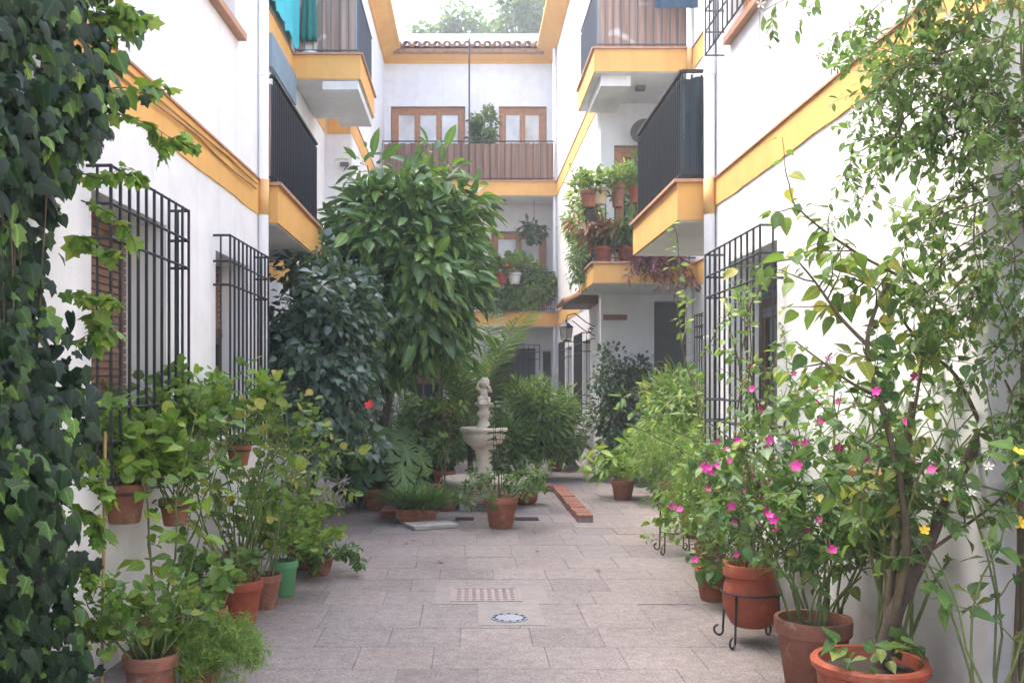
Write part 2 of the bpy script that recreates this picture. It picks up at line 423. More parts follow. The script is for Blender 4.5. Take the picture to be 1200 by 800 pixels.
# ------------------------------------------------------------------ buildings
class Fr:                                             # a wall plane: 'X' walls run along y, 'Y' walls run along x and face the camera
    def __init__(s, kind, c, sg=1): s.k, s.c, s.s = kind, c, sg
    def p(s, u, n, z): return (s.c + s.s * n, u, z) if s.k == 'X' else (u, s.c - n, z)
    def box(s, m, u0, u1, n0, n1, z0, z1):
        a, b = s.p(u0, n0, z0), s.p(u1, n1, z1); return m.box(a[0], b[0], a[1], b[1], a[2], b[2])

def wall(parent, fr, u0, u1, z0, z1, holes=(), mat='plaster', T=.45):
    m = MB(); us = sorted({u0, u1, *[h[0] for h in holes], *[h[1] for h in holes]}); zs = sorted({z0, z1, *[h[2] for h in holes], *[h[3] for h in holes]})
    for a, b in zip(us, us[1:]):
        for c_, d in zip(zs, zs[1:]):
            if any(h[0] <= (a + b) / 2 <= h[1] and h[2] <= (c_ + d) / 2 <= h[3] for h in holes): continue
            m.quad(fr.p(a, 0, c_), fr.p(b, 0, c_), fr.p(b, 0, d), fr.p(a, 0, d))
    for h in holes:
        a, b, c_, d = h[:4]; D = -(h[4] if len(h) > 4 else .3)
        m.quad(fr.p(a, 0, c_), fr.p(a, D, c_), fr.p(a, D, d), fr.p(a, 0, d)); m.quad(fr.p(b, 0, c_), fr.p(b, D, c_), fr.p(b, D, d), fr.p(b, 0, d))
        m.quad(fr.p(a, 0, c_), fr.p(b, 0, c_), fr.p(b, D, c_), fr.p(a, D, c_)); m.quad(fr.p(a, 0, d), fr.p(b, 0, d), fr.p(b, D, d), fr.p(a, D, d))
        m.quad(fr.p(a, D, c_), fr.p(b, D, c_), fr.p(b, D, d), fr.p(a, D, d))
    m.quad(fr.p(u0, 0, z0), fr.p(u0, -T, z0), fr.p(u0, -T, z1), fr.p(u0, 0, z1)); m.quad(fr.p(u1, 0, z0), fr.p(u1, -T, z0), fr.p(u1, -T, z1), fr.p(u1, 0, z1))
    m.quad(fr.p(u0, 0, z1), fr.p(u1, 0, z1), fr.p(u1, -T, z1), fr.p(u0, -T, z1)); m.quad(fr.p(u0, -T, z0), fr.p(u1, -T, z0), fr.p(u1, -T, z1), fr.p(u0, -T, z1))
    return m.build('wall', mat, parent)

def band(parent, fr, u0, u1, z0, z1, n=.012, lip=True):
    m = MB(); q = max(4, int((u1 - u0) / .10)); rr = np.random.default_rng(int(abs(u0 * 100) + z1 * 10)); wz = np.convolve(rr.normal(0, .012, q + 5), np.ones(5) / 5, 'valid')[:q + 1] + rr.normal(0, .0018, q + 1)
    for k in range(q + 1):
        u = u0 + (u1 - u0) * k / q; m.v += [fr.p(u, -.02, z0 + wz[k]), fr.p(u, n + wz[k] * .15, z0 + wz[k]), fr.p(u, n, z1), fr.p(u, -.02, z1)]
    for k in range(q): a = 4 * k; m.f += [(a + i, a + (i + 1) % 4, a + 4 + (i + 1) % 4, a + 4 + i) for i in range(4)]
    m.f += [(0, 1, 2, 3), (4 * q, 4 * q + 1, 4 * q + 2, 4 * q + 3)]
    o = m.build('painted_band', 'ochre', parent)
    if lip:
        m = MB(); fr.box(m, u0, u1, -.02, n + .016, z1 + .001, z1 + .016); m.build('band_ledge', 'nosing', parent)
    return o

def eave(parent, fr, u0, u1, z, d=.45, h=.23):
    m = MB(); prof = [(-.02, z), (.0 + .06, z + .004), (.06, z + .05), (d * .55, z + h * .62), (d * .8, z + h * .9), (d, z + h), (d, z + h + .07), (-.02, z + h + .07)]
    k = len(prof); vs = [fr.p(u0, a, b) for a, b in prof] + [fr.p(u1, a, b) for a, b in prof]
    m.add(vs, [(i, (i + 1) % k, (i + 1) % k + k, i + k) for i in range(k)] + [tuple(range(k)), tuple(range(k, 2 * k))])
    return m.build('eave', 'ochre', parent)

TILE = MB()
n_ = 7; vs = []
for yv, rr in ((0, .088), (.42, .07)):
    for rad in (rr, rr - .014):
        for k in range(n_):
            t = math.pi * k / (n_ - 1); vs.append((rad * math.cos(t), yv, rad * math.sin(t)))
fs = []
for k in range(n_ - 1):
    fs += [(k, k + 1, 2 * n_ + k + 1, 2 * n_ + k), (n_ + k, 3 * n_ + k, 3 * n_ + k + 1, n_ + k + 1), (k, n_ + k, n_ + k + 1, k + 1), (2 * n_ + k, 2 * n_ + k + 1, 3 * n_ + k + 1, 3 * n_ + k)]
TILE.add(vs, fs); TILE_ME = TILE.mesh('roof_tile', 'tile_clay', True)

def slat_blind(parent, fr, u0, u1, z0, z1, n, mat, pitch=.045):
    m = MB(); k = int((z1 - z0) / pitch)
    for i in range(k):
        a = z1 - (i + 1) * pitch; fr.box(m, u0, u1, n - .02, n + .004, a + .006, a + pitch - .004)
    fr.box(m, u0 + .002, u1 - .002, n - .026, n - .012, z1 - k * pitch, z1)
    return m.build('roller_blind', mat, parent, kind='stuff')

def window(parent, fr, u0, u1, z0, z1, n, wood='wood', pane='pane', leaves=2, fw=.07, kind='window'):
    m = MB(); t = .05
    fr.box(m, u0, u1, n, n + t, z1 - fw, z1); fr.box(m, u0, u1, n, n + t, z0, z0 + fw)
    fr.box(m, u0, u0 + fw, n, n + t - .002, z0 + fw, z1 - fw); fr.box(m, u1 - fw, u1, n, n + t - .002, z0 + fw, z1 - fw)
    w = m.build(kind, wood, parent)
    lw = (u1 - u0 - 2 * fw) / leaves
    for i in range(leaves):
        a = u0 + fw + i * lw; b = a + lw; e = fw * .75; m = MB()
        fr.box(m, a + .003, b - .003, n + .006, n + t - .01, z1 - fw - e, z1 - fw - .002); fr.box(m, a + .003, b - .003, n + .006, n + t - .01, z0 + fw + .002, z0 + fw + e)
        fr.box(m, a + .003, a + e, n + .006, n + t - .012, z0 + fw + e, z1 - fw - e); fr.box(m, b - e, b - .003, n + .006, n + t - .012, z0 + fw + e, z1 - fw - e)
        m.build('sash', wood, w)
        m = MB(); fr.box(m, a + e, b - e, n + .012, n + .02, z0 + fw + e, z1 - fw - e); m.build('pane', pane, w)
    return w

def grille(parent, fr, u0, u1, z0, z1, pr, nb, mat='iron', cross=(.0, .12, .23, .77, .88, 1.0), r=.0068, ends=True):
    gr = link(bpy.data.objects.new('window_grille', None), parent); gr.empty_display_size = .05
    for c_ in cross:
        z = z0 + (z1 - z0) * c_; MB().tube([fr.p(u0, -.02, z), fr.p(u0, pr - .003, z), fr.p(u0 + .003, pr, z), fr.p(u1 - .003, pr, z), fr.p(u1, pr - .003, z), fr.p(u1, -.02, z)], .0088, 4).build('crossbar', mat, gr)
    me = MB().box(-r, r, -r, r, 0, 1).mesh('bar', mat)
    H = z1 - z0 + .014
    for i in range(nb):
        u = u0 + (u1 - u0) * i / (nb - 1); p = fr.p(u, pr, z0 - .007); piece('bar', me, gr, p, scale=(1, 1, H))
    if ends:
        for u in (u0, u1):
            piece('bar', me, gr, fr.p(u, pr * .45, z0 - .006), scale=(.8, .8, H - .002))
    return gr

def balcony(parent, x0, x1, y0, y1, zt, th, sides, bars=.11, scr=None, scr_h=.95, rail='iron', screens=None, beam=None):
    """sides: any of W, E (long outer edge at x0 / x1), S (near end), N (far end)"""
    sl = MB().box(x0, x1, y0, y1, zt - th, zt).build('balcony', 'ochre', parent)
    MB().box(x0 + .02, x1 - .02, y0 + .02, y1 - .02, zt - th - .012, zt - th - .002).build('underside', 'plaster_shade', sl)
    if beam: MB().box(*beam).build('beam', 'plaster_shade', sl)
    m = MB(); e = .035
    m.box(x0 - (e if 'W' in sides else 0), x1 + (e if 'E' in sides else 0), y0 - (e if 'S' in sides else 0), y1 + (e if 'N' in sides else 0), zt + .001, zt + .03)
    m.build('tile_nosing', 'nosing', sl)
    rm = MB(); bar = MB().box(-.0075, .0075, -.0075, .0075, 0, .93).mesh('bar', rail); spots = []
    i_ = .05; e0, e1 = x0 + i_, x1 - i_; f0, f1 = y0 + i_, y1 - i_; zb, zr = zt + .09, zt + 1.0
    for s_ in sides:
        if s_ in 'WE':
            xx = e0 if s_ == 'W' else e1
            rm.box(xx - .02, xx + .02, f0, f1, zr - .012, zr + .012); rm.box(xx - .01, xx + .01, f0, f1, zb - .008, zb + .008)
            n = int((f1 - f0) / bars); spots += [(xx, f0 + (f1 - f0) * k / n) for k in range(n + 1)]
        else:
            yy = f0 if s_ == 'S' else f1
            rm.box(e0, e1, yy - .02, yy + .02, zr - .0125, zr + .0115); rm.box(e0, e1, yy - .01, yy + .01, zb - .0085, zb + .0075)
            n = int((e1 - e0) / bars); spots += [(e0 + (e1 - e0) * k / n, yy) for k in range(n + 1)]
    rl = rm.build('railing', rail, sl)
    for (a, b) in dict.fromkeys(spots): piece('bar', bar, sl, (a, b, zt + .035))
    for s_, mt in (screens or {}).items():
        m = MB(); d = .016
        n = 40; rr = np.random.default_rng(len(sides) * 7 + int(zt * 10))
        if s_ in 'WE':
            xx = e0 + d + .01 if s_ == 'W' else e1 - d - .01; ex = (f0 + .03, f1 - .03); P = lambda u, k, z: (xx + k, u, z)
        else:
            yy = f0 + d + .01 if s_ == 'S' else f1 - d - .01; ex = (e0 + .03, e1 - .03); P = lambda u, k, z: (u, yy + k, z)
        n = max(6, int((ex[1] - ex[0]) / .05)); vs = []
        for k in range(n + 1):
            u = ex[0] + (ex[1] - ex[0]) * k / n; w = .006 * math.sin(k * 1.9) + .004 * rr.normal(); h = scr_h + .012 * rr.normal()
            vs += [P(u, w, zt + .05), P(u, w * 1.2, zt + .5), P(u, w, zt + h)]
        m.add(vs, [(3 * k + j, 3 * k + 3 + j, 3 * k + 4 + j, 3 * k + 1 + j) for k in range(n) for j in range(2)])
        so = m.build('privacy_screen', mt, sl); so.modifiers.new('t', 'SOLIDIFY').thickness = .006
    return sl

def downpipe(parent, x, y, z0, z1, r, breaks=((2.99, 3.30), (6.17, 6.5))):
    m = MB().tube([(x, y, z0), (x, y, z1)], r, 14); p = m.build('downpipe', 'pipe', parent, True)
    for a, b in breaks: MB().tube([(x, y, a), (x, y, b)], r + .003, 14).build('painted_sleeve', 'pipe_ochre', p, True)
    for z in (1.9, 4.2, 5.6): MB().lathe([(r + .001, 0), (r + .007, .004), (r + .007, .03), (r + .001, .034)], (x, y, z), 14, closed=False).build('pipe_clip', 'pipe', p)
    return p

TOP, LOW = 9.8, 6.9
# ---- near left house (its wall is turned a little, see the rotation at the end)
A = thing('white_house', 'white plastered house with two barred windows above the red plastic pots, cables along its band', 'house', (-1.83, 8.24, 0))
fl = Fr('X', -1.83, 1)
hL = [(4.75, 5.86, 1.1, 2.5, .3), (6.92, 8.0, 1.1, 2.5, .3), (6.3, 7.45, 4.33, 5.7, .2)]
wall(A, fl, -9, 8.24, 0, LOW, hL)
band(A, fl, -9, 8.24, 3.0, 3.29)
MB().box(-2.9, -1.84, 7.9, 8.2, 0, LOW).build('side_wall', 'plaster', A)
for (a, b, c_, d, D), zb in zip(hL[:2], (1.12, 1.92)):
    slat_blind(A, fl, a + .02, b - .02, zb, d, -.25, 'blind')
    if zb > 1.5: window(A, fl, a + .02, b - .02, c_, zb + .05, -.28, 'wood_dark', 'pane_dark')
    grille(A, fl, a - .06, b + .05, 1.03, 2.6, .125, 11)
    m = MB(); fl.box(m, a - .02, b + .02, -.05, .05, c_ - .05, c_ - .001); m.build('window_sill', 'nosing', A)
window(A, fl, 6.32, 7.43, 4.35, 5.68, -.16, 'wood', 'pane')
m = MB(); fl.box(m, 6.22, 7.55, -.05, .07, 4.27, 4.325); m.build('window_sill', 'nosing', A)
for k in range(2):
    pts = [fl.p(-2 + i * .4, .03 + .008 * math.sin(i * 1.3 + k), 3.255 - .05 * k - .035 * abs(math.sin(i * .55 + k))) for i in range(26)]
    MB().tube(pts, .008, 5).build('cable', 'cable_tan', A, True)
downpipe(A, -1.785, 8.21, .0, LOW, .045)
A.rotation_euler.z = -math.atan(.0215)

# ---- left wing beyond it
B = thing('white_house', 'white plastered wing with a turquoise awning and two screened balconies behind the big leafy tree', 'house', (-2.65, 12.8, 0))
f1 = Fr('X', -2.65, 1); f2 = Fr('Y', 17.4); f3 = Fr('X', -2.15, 1)
wall(B, f1, 8.0, 17.4, 0, TOP, [(8.9, 10.4, 3.32, 5.5, .25), (9.0, 9.9, 0.02, 2.3, .25), (14.5, 15.9, 6.52, 8.7, .25)])
window(B, f1, 8.92, 10.38, 3.34, 5.48, -.2, 'wood', 'pane', 2); window(B, f1, 9.02, 9.88, .03, 2.28, -.2, 'wood_dark', 'pane_dark', 1, kind='door')
window(B, f1, 14.52, 15.88, 6.54, 8.68, -.2, 'wood', 'pane', 2)
wall(B, f2, -3.1, -2.15, 0, TOP)
wall(B, f3, 17.85, 24.2, 0, TOP, [(19.2, 21.3, .9, 2.35, .25)])
window(B, f3, 19.22, 21.28, .92, 2.33, -.2, 'wood_dark', 'pane', 2); grille(B, f3, 19.1, 21.4, .85, 2.45, .13, 11)
for z in (3.29, 6.5):
    band(B, f1, 8.3, 17.38, z - .33, z); band(B, f2, -2.6, -2.165, z - .33, z); band(B, f3, 17.42, 24.15, z - .33, z)
eave(B, f3, 17.0, 24.2, TOP)
balcony(B, -2.66, -1.70, 8.42, 10.9, 3.29, .33, 'ESN', .085, screens={'E': 'screen_navy', 'S': 'bamboo_pale', 'N': 'screen_navy'})
balcony(B, -2.66, -1.62, 14.2, 16.3, 6.5, .36, 'ESN', .12, rail='iron_grey', screens={'E': 'valance_grey', 'S': 'bamboo_pale', 'N': 'bamboo_pale'}, beam=(-2.2, -1.66, 14.23, 16.28, 5.99, 6.12))
# drop-down awning cloth with a scalloped hem
m = MB(); vs = []; n = 36
for k in range(n + 1):
    yy = 11.0 + 3.1 * k / n; hem = 6.58 - .07 * abs(math.sin(k * math.pi / 4)); xo = -2.55 + .02 * math.sin(k * .9)
    vs += [(xo, yy, hem), (xo + .01, yy, 7.1), (xo - .09, yy, 8.6)]
m.add(vs, [(3 * k + j, 3 * k + 3 + j, 3 * k + 4 + j, 3 * k + 1 + j) for k in range(n) for j in range(2)])
aw = m.build('awning', 'awning_turquoise', B); aw.modifiers.new('t', 'SOLIDIFY').thickness = .006
MB().tube([(-2.62, 10.95, 8.62), (-2.62, 14.15, 8.62)], .04, 10).build('awning_roller', 'white_box', aw)
MB().box(-2.64, -2.58, 12.4, 14.15, 5.72, 6.16).build('valance', 'valance_grey', B)
MB().box(-2.36, -2.2, 17.33, 17.4, 5.56, 5.63).build('wall_vent', 'grey_lamp', B)
# folded green parasol on the upper balcony
t = thing('folded_parasol', 'folded dark green parasol hanging over the upper balcony of the left wing', 'parasol', (-2.40, 14.33, 6.5))
m = MB(); prof = [(.05, 2.0), (.06, 1.75), (.10, 1.2), (.125, .7), (.145, .32), (.135, .22), (.03, .25)]
m.lathe(prof[::-1], n=40, flute=8, amp=.22); m.build('canopy', 'awning_green', t, True, world=False)
MB().tube([(0, 0, .04), (0, 0, 2.2)], .018, 8).build('pole', 'white_box', t, world=False)
MB().lathe([(.13, .03), (.13, .07), (.04, .1), (.03, .2)], n=16).build('foot', 'white_box', t, world=False)

# ---- back house
K = thing('white_house', 'white house closing the courtyard with long brown screened balcony, tiled roof and ochre bands', 'house', (0, 24.2, 0))
fb = Fr('Y', 24.2)
hB = [(-1.67, -.62, 1.0, 2.25, .2), (.53, 1.76, 1.0, 2.47, .2), (.60, 2.04, 3.31, 5.48, .2), (-1.98, -.06, 6.52, 8.70, .2), (.80, 2.04, 6.52, 8.70, .2), (1.93, 2.16, .02, 2.4, .15), (-1.6, -.4, 3.31, 5.4, .2)]
wall(K, fb, -2.6, 2.65, 0, TOP, hB)
slat_blind(K, fb, -1.65, -.64, 1.55, 2.23, -.12, 'blind'); window(K, fb, -1.65, -.64, 1.02, 1.7, -.18, 'wood_dark', 'pane_dark')
slat_blind(K, fb, .55, 1.74, 1.5, 2.45, -.12, 'blind_grey'); window(K, fb, .55, 1.74, 1.02, 1.7, -.18, 'wood_dark', 'pane_dark')
for a, b, c_, d in ((-1.74, -.55, .95, 2.32), (.44, 1.85, .95, 2.55)): grille(K, fb, a, b, c_, d, .12, 9 if a < 0 else 11, r=.008)
window(K, fb, .62, 2.02, 3.33, 5.46, -.14, 'wood', 'pane', 2, .1)
window(K, fb, -1.58, -.42, 3.33, 5.38, -.14, 'wood', 'pane', 2, .1)
window(K, fb, -1.96, -.08, 6.54, 8.68, -.14, 'wood', 'pane', 3, .1)
window(K, fb, .82, 2.02, 6.54, 8.68, -.14, 'wood', 'pane', 2, .1)
m = MB(); fb.box(m, 1.95, 2.14, -.12, -.06, .03, 2.38); m.build('door', 'door_dark', K)
balcony(K, -2.14, 2.19, 23.0, 24.19, 3.29, .33, 'S', .10, rail='iron')
balcony(K, -2.14, 2.19, 23.0, 24.19, 6.5, .33, 'S', .17, rail='iron', screens={'S': 'bamboo_brown'})
MB().tube([(.04, 23.02, 3.32), (.04, 23.02, 6.12)], .016, 8).build('pole', 'rust', K); MB().tube([(.04, 23.0, 6.56), (.04, 23.0, 10.0)], .02, 8).build('pole', 'rust', K)
MB().lathe([(.07, 6.158), (.07, 6.10), (.05, 6.08), (0.001, 6.08)], (.9, 23.5, 0), 14).build('ceiling_light', 'grey_lamp', K)
eave(K, fb, -2.16, 2.21, TOP)
m = MB(); m.add([(-2.6, 23.75, 10.1), (2.65, 23.75, 10.1), (2.65, 27, 11.25), (-2.6, 27, 11.25), (-2.6, 23.75, 9.95), (2.65, 23.75, 9.95), (2.65, 27, 9.9), (-2.6, 27, 9.9)],
      [(0, 1, 2, 3), (4, 5, 1, 0), (5, 6, 2, 1), (6, 7, 3, 2), (7, 4, 0, 3), (7, 6, 5, 4)])
rf = m.build('roof', 'tile_clay', K)
for r_ in range(3):
    for i in range(17):
        o = piece('roof_tile', TILE_ME, rf, (-2.05 + .255 * i, 23.62 + .36 * r_, 10.085 + .127 * r_ + float(rng.normal(0, .004))), (R(19.4), 0, float(rng.normal(0, .02))), (1.15, 1, 1))
        if i < 16 and r_ == 0:
            o = piece('roof_tile', TILE_ME, rf, (-2.05 + .255 * (i + .5), 23.66, 10.16), (R(19.4), math.pi, 0), (1.1, 1, .8))
MB().box(-3.2, 3.2, 27.0, 27.3, 9, 11.62).build('parapet', 'plaster', K)

# ---- right wing
D_ = thing('white_house', 'white plastered wing with a pot lined balcony, wall plaque and tiled door canopy', 'house', (2.2, 20, 0))
f4 = Fr('X', 2.2, -1); f5 = Fr('Y', 15.5); f6 = Fr('X', 4.6, -1)
wall(D_, f4, 15.95, 24.2, 0, TOP, [(16.85, 17.95, 1.05, 2.35, .22), (19.85, 20.95, 1.05, 2.35, .22)])
wall(D_, f5, 2.2, 4.6, 0, TOP, [(3.08, 3.78, .02, 2.9, .3), (2.42, 3.3, 3.32, 5.47, .2), (2.5, 3.6, 6.52, 8.7, .2)])
wall(D_, f6, 13.8, 15.5, 0, TOP)
m = MB(); f5.box(m, 3.1, 3.76, -.2, -.14, .03, 2.88); m.build('door', 'door_dark', D_)
window(D_, f5, 2.44, 3.28, 3.34, 5.45, -.12, 'wood', 'pane_dark', 1, .09); window(D_, f5, 2.52, 3.58, 6.54, 8.68, -.12, 'wood', 'pane', 2, .09)
for a in (16.85, 19.85):
    window(D_, f4, a + .02, a + 1.08, 1.07, 2.33, -.18, 'wood_dark', 'pane'); grille(D_, f4, a - .08, a + 1.18, 1.0, 2.45, .16, 11)
for z in (3.29, 6.5): band(D_, f4, 15.6, 24.15, z - .33, z)
eave(D_, f4, 15.5, 24.2, TOP)
balcony(D_, 1.84, 4.4, 13.75, 15.49, 3.29, .28, 'WS', .13, rail='iron')
balcony(D_, 1.88, 4.4, 13.95, 16.0, 6.5, .33, 'WS', .12, rail='iron_grey', screens={'W': 'valance_grey', 'S': 'bamboo_pale'}, beam=(2.0, 2.45, 14.1, 15.49, 6.0, 6.155))
MB().box(2.62, 2.76, 14.55, 14.69, 6.10, 6.156).build('ceiling_light', 'grey_lamp', D_)
downpipe(D_, 2.15, 24.0 - .85, 0, TOP, .05)
MB().box(2.24, 2.63, 15.475, 15.497, 2.585, 2.675).build('plaque', 'plaque', D_)
# door canopy: two posts of sloping tiles over a dark soffit
cp = MB().add([(1.72, 15.75, 2.94), (2.19, 15.75, 3.16), (2.19, 17.0, 3.16), (1.72, 17.0, 2.94), (1.72, 15.75, 2.88), (2.19, 15.75, 2.88), (2.19, 17.0, 2.88), (1.72, 17.0, 2.88)],
    [(0, 1, 2, 3), (7, 6, 5, 4), (0, 4, 5, 1), (3, 2, 6, 7), (0, 3, 7, 4), (1, 5, 6, 2)]).build('door_canopy', 'wood_dark', D_)
for i in range(7):
    for j in range(2):
        piece('roof_tile', TILE_ME, cp, (1.62 + .26 * j, 15.8 + .19 * i, 2.89 + .125 * j), (R(25), 0, R(-90)), (1.05, .9, 1))

# ---- near right house
E = thing('white_house', 'white plastered house with ochre band and dark screened balcony behind the pink flowers', 'house', (2.16, 6, 0))
f7 = Fr('X', 2.16, -1); f8 = Fr('X', 2.5, -1); f9 = Fr('X', 3.35, -1); f10 = Fr('Y', 3.9)
hE = [(6.55, 7.78, 1.1, 2.52, .32), (6.5, 7.75, 4.36, 5.75, .2)]
wall(E, f7, 3.9, 8.2, 0, LOW, hE)
wall(E, f8, -9, 3.9, 0, LOW)
MB().box(2.17, 3.9, 7.85, 8.19, 0, LOW).build('side_wall', 'plaster', E)
wall(E, f9, 8.0, 14.0, 0, TOP, [(12.6, 13.3, 1.2, 2.45, .2), (8.9, 10.2, 3.32, 5.45, .2)])
window(E, f9, 8.92, 10.18, 3.34, 5.43, -.15, 'wood', 'pane', 2); window(E, f9, 12.62, 13.28, 1.22, 2.43, -.15, 'wood_dark', 'pane_dark', 1); grille(E, f9, 12.55, 13.35, 1.15, 2.5, .12, 7)
band(E, f7, 3.9, 8.2, 3.06, 3.29); band(E, f10, 2.165, 2.49, 3.06, 3.29); band(E, f8, -9, 3.88, 3.06, 3.29)
for z in (3.29, 6.5): band(E, f9, 8.3, 14.0, z - .33, z)
slat_blind(E, f7, 6.57, 7.76, 2.05, 2.5, -.26, 'blind_grey'); window(E, f7, 6.57, 7.76, 1.12, 2.2, -.3, 'wood_dark', 'pane_dark')
grille(E, f7, 6.42, 7.9, 1.03, 2.6, .16, 11); grille(E, f7, 6.3, 7.9, 4.28, 5.9, .16, 13, 'iron_grey')
window(E, f7, 6.52, 7.73, 4.38, 5.73, -.16, 'wood', 'pane')
m = MB(); f7.box(m, 6.4, 7.72, -.05, .06, 4.30, 4.355); m.build('window_sill', 'nosing', E)
m = MB(); f7.box(m, 4.55, 5.0, -.02, .16, 1.02, 1.06); m.build('wall_shelf', 'wood', E)
balcony(E, 1.85, 3.36, 8.28, 10.5, 3.29, .33, 'WSN', .085, screens={'W': 'screen_teal', 'S': 'screen_teal', 'N': 'screen_teal'})
downpipe(E, 2.105, 8.17, 0, LOW, .048); downpipe(E, 3.30, 13.95, 0, TOP, .05)
MB().tube([f7.p(6.9, .012, 4.25 - .0), f7.p(6.9, .012, 3.75)], .004, 5).build('cable', 'cable_grey', E)
m = MB(); vs = []; n = 14
for k in range(n + 1):
    xx = 2.72 + .62 * k / n; vs += [(xx, 13.62 + .012 * math.sin(k * 1.7), 6.98), (xx, 13.62 + .01 * math.sin(k * 1.7 + .4), 8.0), (xx, 13.8, 8.9)]
m.add(vs, [(3 * k + j, 3 * k + 3 + j, 3 * k + 4 + j, 3 * k + 1 + j) for k in range(n) for j in range(2)])
aw = m.build('awning', 'awning_blue', E); aw.modifiers.new('t', 'SOLIDIFY').thickness = .006

# lamp on a scrolled bracket
ln = thing('wall_lantern', 'black iron lantern on a scrolled bracket under the tiled canopy', 'lantern', (1.70, 16.2, 2.30))
m = MB().lathe([(.105, .20), (.125, .205), (.125, .22), (.05, .28), (.02, .30), (.02, .34), (.001, .345)], n=4); m.build('lantern_roof', 'iron', ln, world=False); MB().lathe([(.03, -.03), (.078, -.012), (.078, .0)], n=4).build('lantern_base', 'iron', ln, world=False)
m = MB()
for k in range(4):
    t_ = math.pi / 2 * k; a, b = math.cos(t_), math.sin(t_); m.tube([(.082 * a, .082 * b, -.008), (.11 * a, .11 * b, .21)], .009, 5)
m.build('lantern_frame', 'iron', ln, world=False)
MB().lathe([(.074, .012), (.104, .195)], n=4).build('glass', 'lantern_glass', ln, world=False)
m = MB(); m.tube([(0, 0, .33), (.03, 0, .42), (.15, 0, .45), (.34, 0, .30), (.5, 0, .22)], .010, 6); m.tube([(.1, 0, .33), (.3, 0, .17), (.5, 0, .06)], .009, 6)
m.tube([(.42 + .05 * math.cos(a) * (1 - a / 14), 0, .16 + .05 * math.sin(a) * (1 - a / 14)) for a in np.linspace(0, 9, 22)], .007, 5)
m.tube([(-.02, 0, -.04), (.36, 0, -.04), (.42, 0, .0), (.5, 0, .02)], .009, 6)
m.build('bracket', 'iron', ln, world=False)
ds = thing('satellite_dish', 'round grey satellite dish on the wall above the pot lined balcony', 'dish', (2.88, 15.3, 5.62))
d = MB(); d.lathe([(.001, .0), (.12, .02), (.21, .07), (.21, .085), (.12, .035), (.001, .015)], n=24, closed=False); o = d.build('reflector', 'grey_lamp', ds, True, world=False); o.rotation_euler = (R(78), 0, R(-25))
MB().tube([(0, .0, 0), (0, .1, -.06), (0, .2, -.06)], .015, 6).build('mount', 'grey_lamp', ds, world=False)
MB().tube([(0, -.02, -.05), (.03, -.22, .02)], .008, 5).ball((.03, -.23, .02), .03).build('receiver_arm', 'white_box', ds, world=False)

# ------------------------------------------------------------------ leaves
def tpl_strip(prof, fold=.25, curl=.25, wave=0.):
    """prof: list of (t, half width); a leaf of length 1 along +y, folded along its rib and curled down"""
    v, f = [], []
    for i, (t, w) in enumerate(prof):
        zc = -curl * t * t
        if w <= 0: v.append((0, t, zc)); 
        else:
            zz = zc + fold * w + wave * w * math.sin(i * 2.1); v += [(-w, t, zz), (0, t, zc), (w, t, zz - 2 * wave * w * math.sin(i * 2.1))]
    k = 0; rows = []
    for (t, w) in prof:
        if w <= 0: rows.append((k,)); k += 1
        else: rows.append((k, k + 1, k + 2)); k += 3
    for a, b in zip(rows, rows[1:]):
        if len(a) == 3 and len(b) == 3: f += [(a[0], a[1], b[1]), (a[0], b[1], b[0]), (a[1], a[2], b[2]), (a[1], b[2], b[1])]
        elif len(a) == 1: f += [(a[0], b[1], b[0]), (a[0], b[2], b[1])]
        else: f += [(a[0], a[1], b[0]), (a[1], a[2], b[0])]
    return np.array(v, float), np.array(f, int)
def tpl_fan(half, center=(0, .35), dome=.22, cz=.03):
    pts = list(half) + [(-x, y) for x, y in reversed(half[1:-1])]
    v = [(center[0], center[1], cz)]
    for x, y in pts: v.append((x, y, -dome * (x * x * 1.4 + (y - center[1]) ** 2 * .8)))
    n = len(pts); f = [(0, 1 + i, 1 + (i + 1) % n) for i in range(n)]
    return np.array(v, float), np.array(f, int)
T_LANCE = tpl_strip([(0, 0), (.12, .05), (.35, .125), (.6, .13), (.82, .075), (1, 0)], .3, .22)
T_BROAD = tpl_strip([(0, 0), (.1, .07), (.3, .17), (.55, .19), (.78, .13), (.92, .05), (1, 0)], .3, .3, .05)
T_OVAL = tpl_strip([(0, 0), (.1, .13), (.32, .27), (.58, .26), (.82, .13), (1, 0)], .22, .22, .12)
T_HEART = tpl_strip([(-.06, .14), (.08, .30), (.30, .36), (.55, .28), (.8, .12), (1, 0)], .2, .25, .1)
T_SMALL = tpl_strip([(0, 0), (.35, .21), (.7, .18), (1, 0)], .25, .15)
T_IVY = tpl_fan([(0, 0), (.22, -.13), (.50, .10), (.33, .33), (.44, .60), (.20, .66), (0, 1.0)], (0, .34), .30, .05)
T_IVY_B = tpl_fan([(0, .02), (.20, -.10), (.40, .06), (.40, .26), (.34, .46), (.26, .64), (.12, .84), (0, 1.0)], (0, .36), .42, .07)
T_ROUND = tpl_fan([(0, .12), (.18, -.04), (.40, .06), (.52, .30), (.47, .55), (.36, .78), (.2, .92), (0, .94)], (0, .42), -.35, -.03)
T_BLADE = tpl_strip([(0, .018), (.25, .022), (.5, .022), (.75, .016), (1, 0)], .3, .75)
T_FERN = tpl_strip([(0, .02), (.5, .05), (1, 0)], .1, .1)
half = []
for k in range(6):
    y0 = .05 + k * .15; half += [(.12, y0), (.46 - .05 * max(0, k - 2), y0 + .10), (.44 - .05 * max(0, k - 2), y0 + .16)]
T_MONSTERA = tpl_fan([(0, .03), (.2, -.1), (.38, -.05)] + half[1:] + [(0, 1.06)], (0, .4), .35, .05)
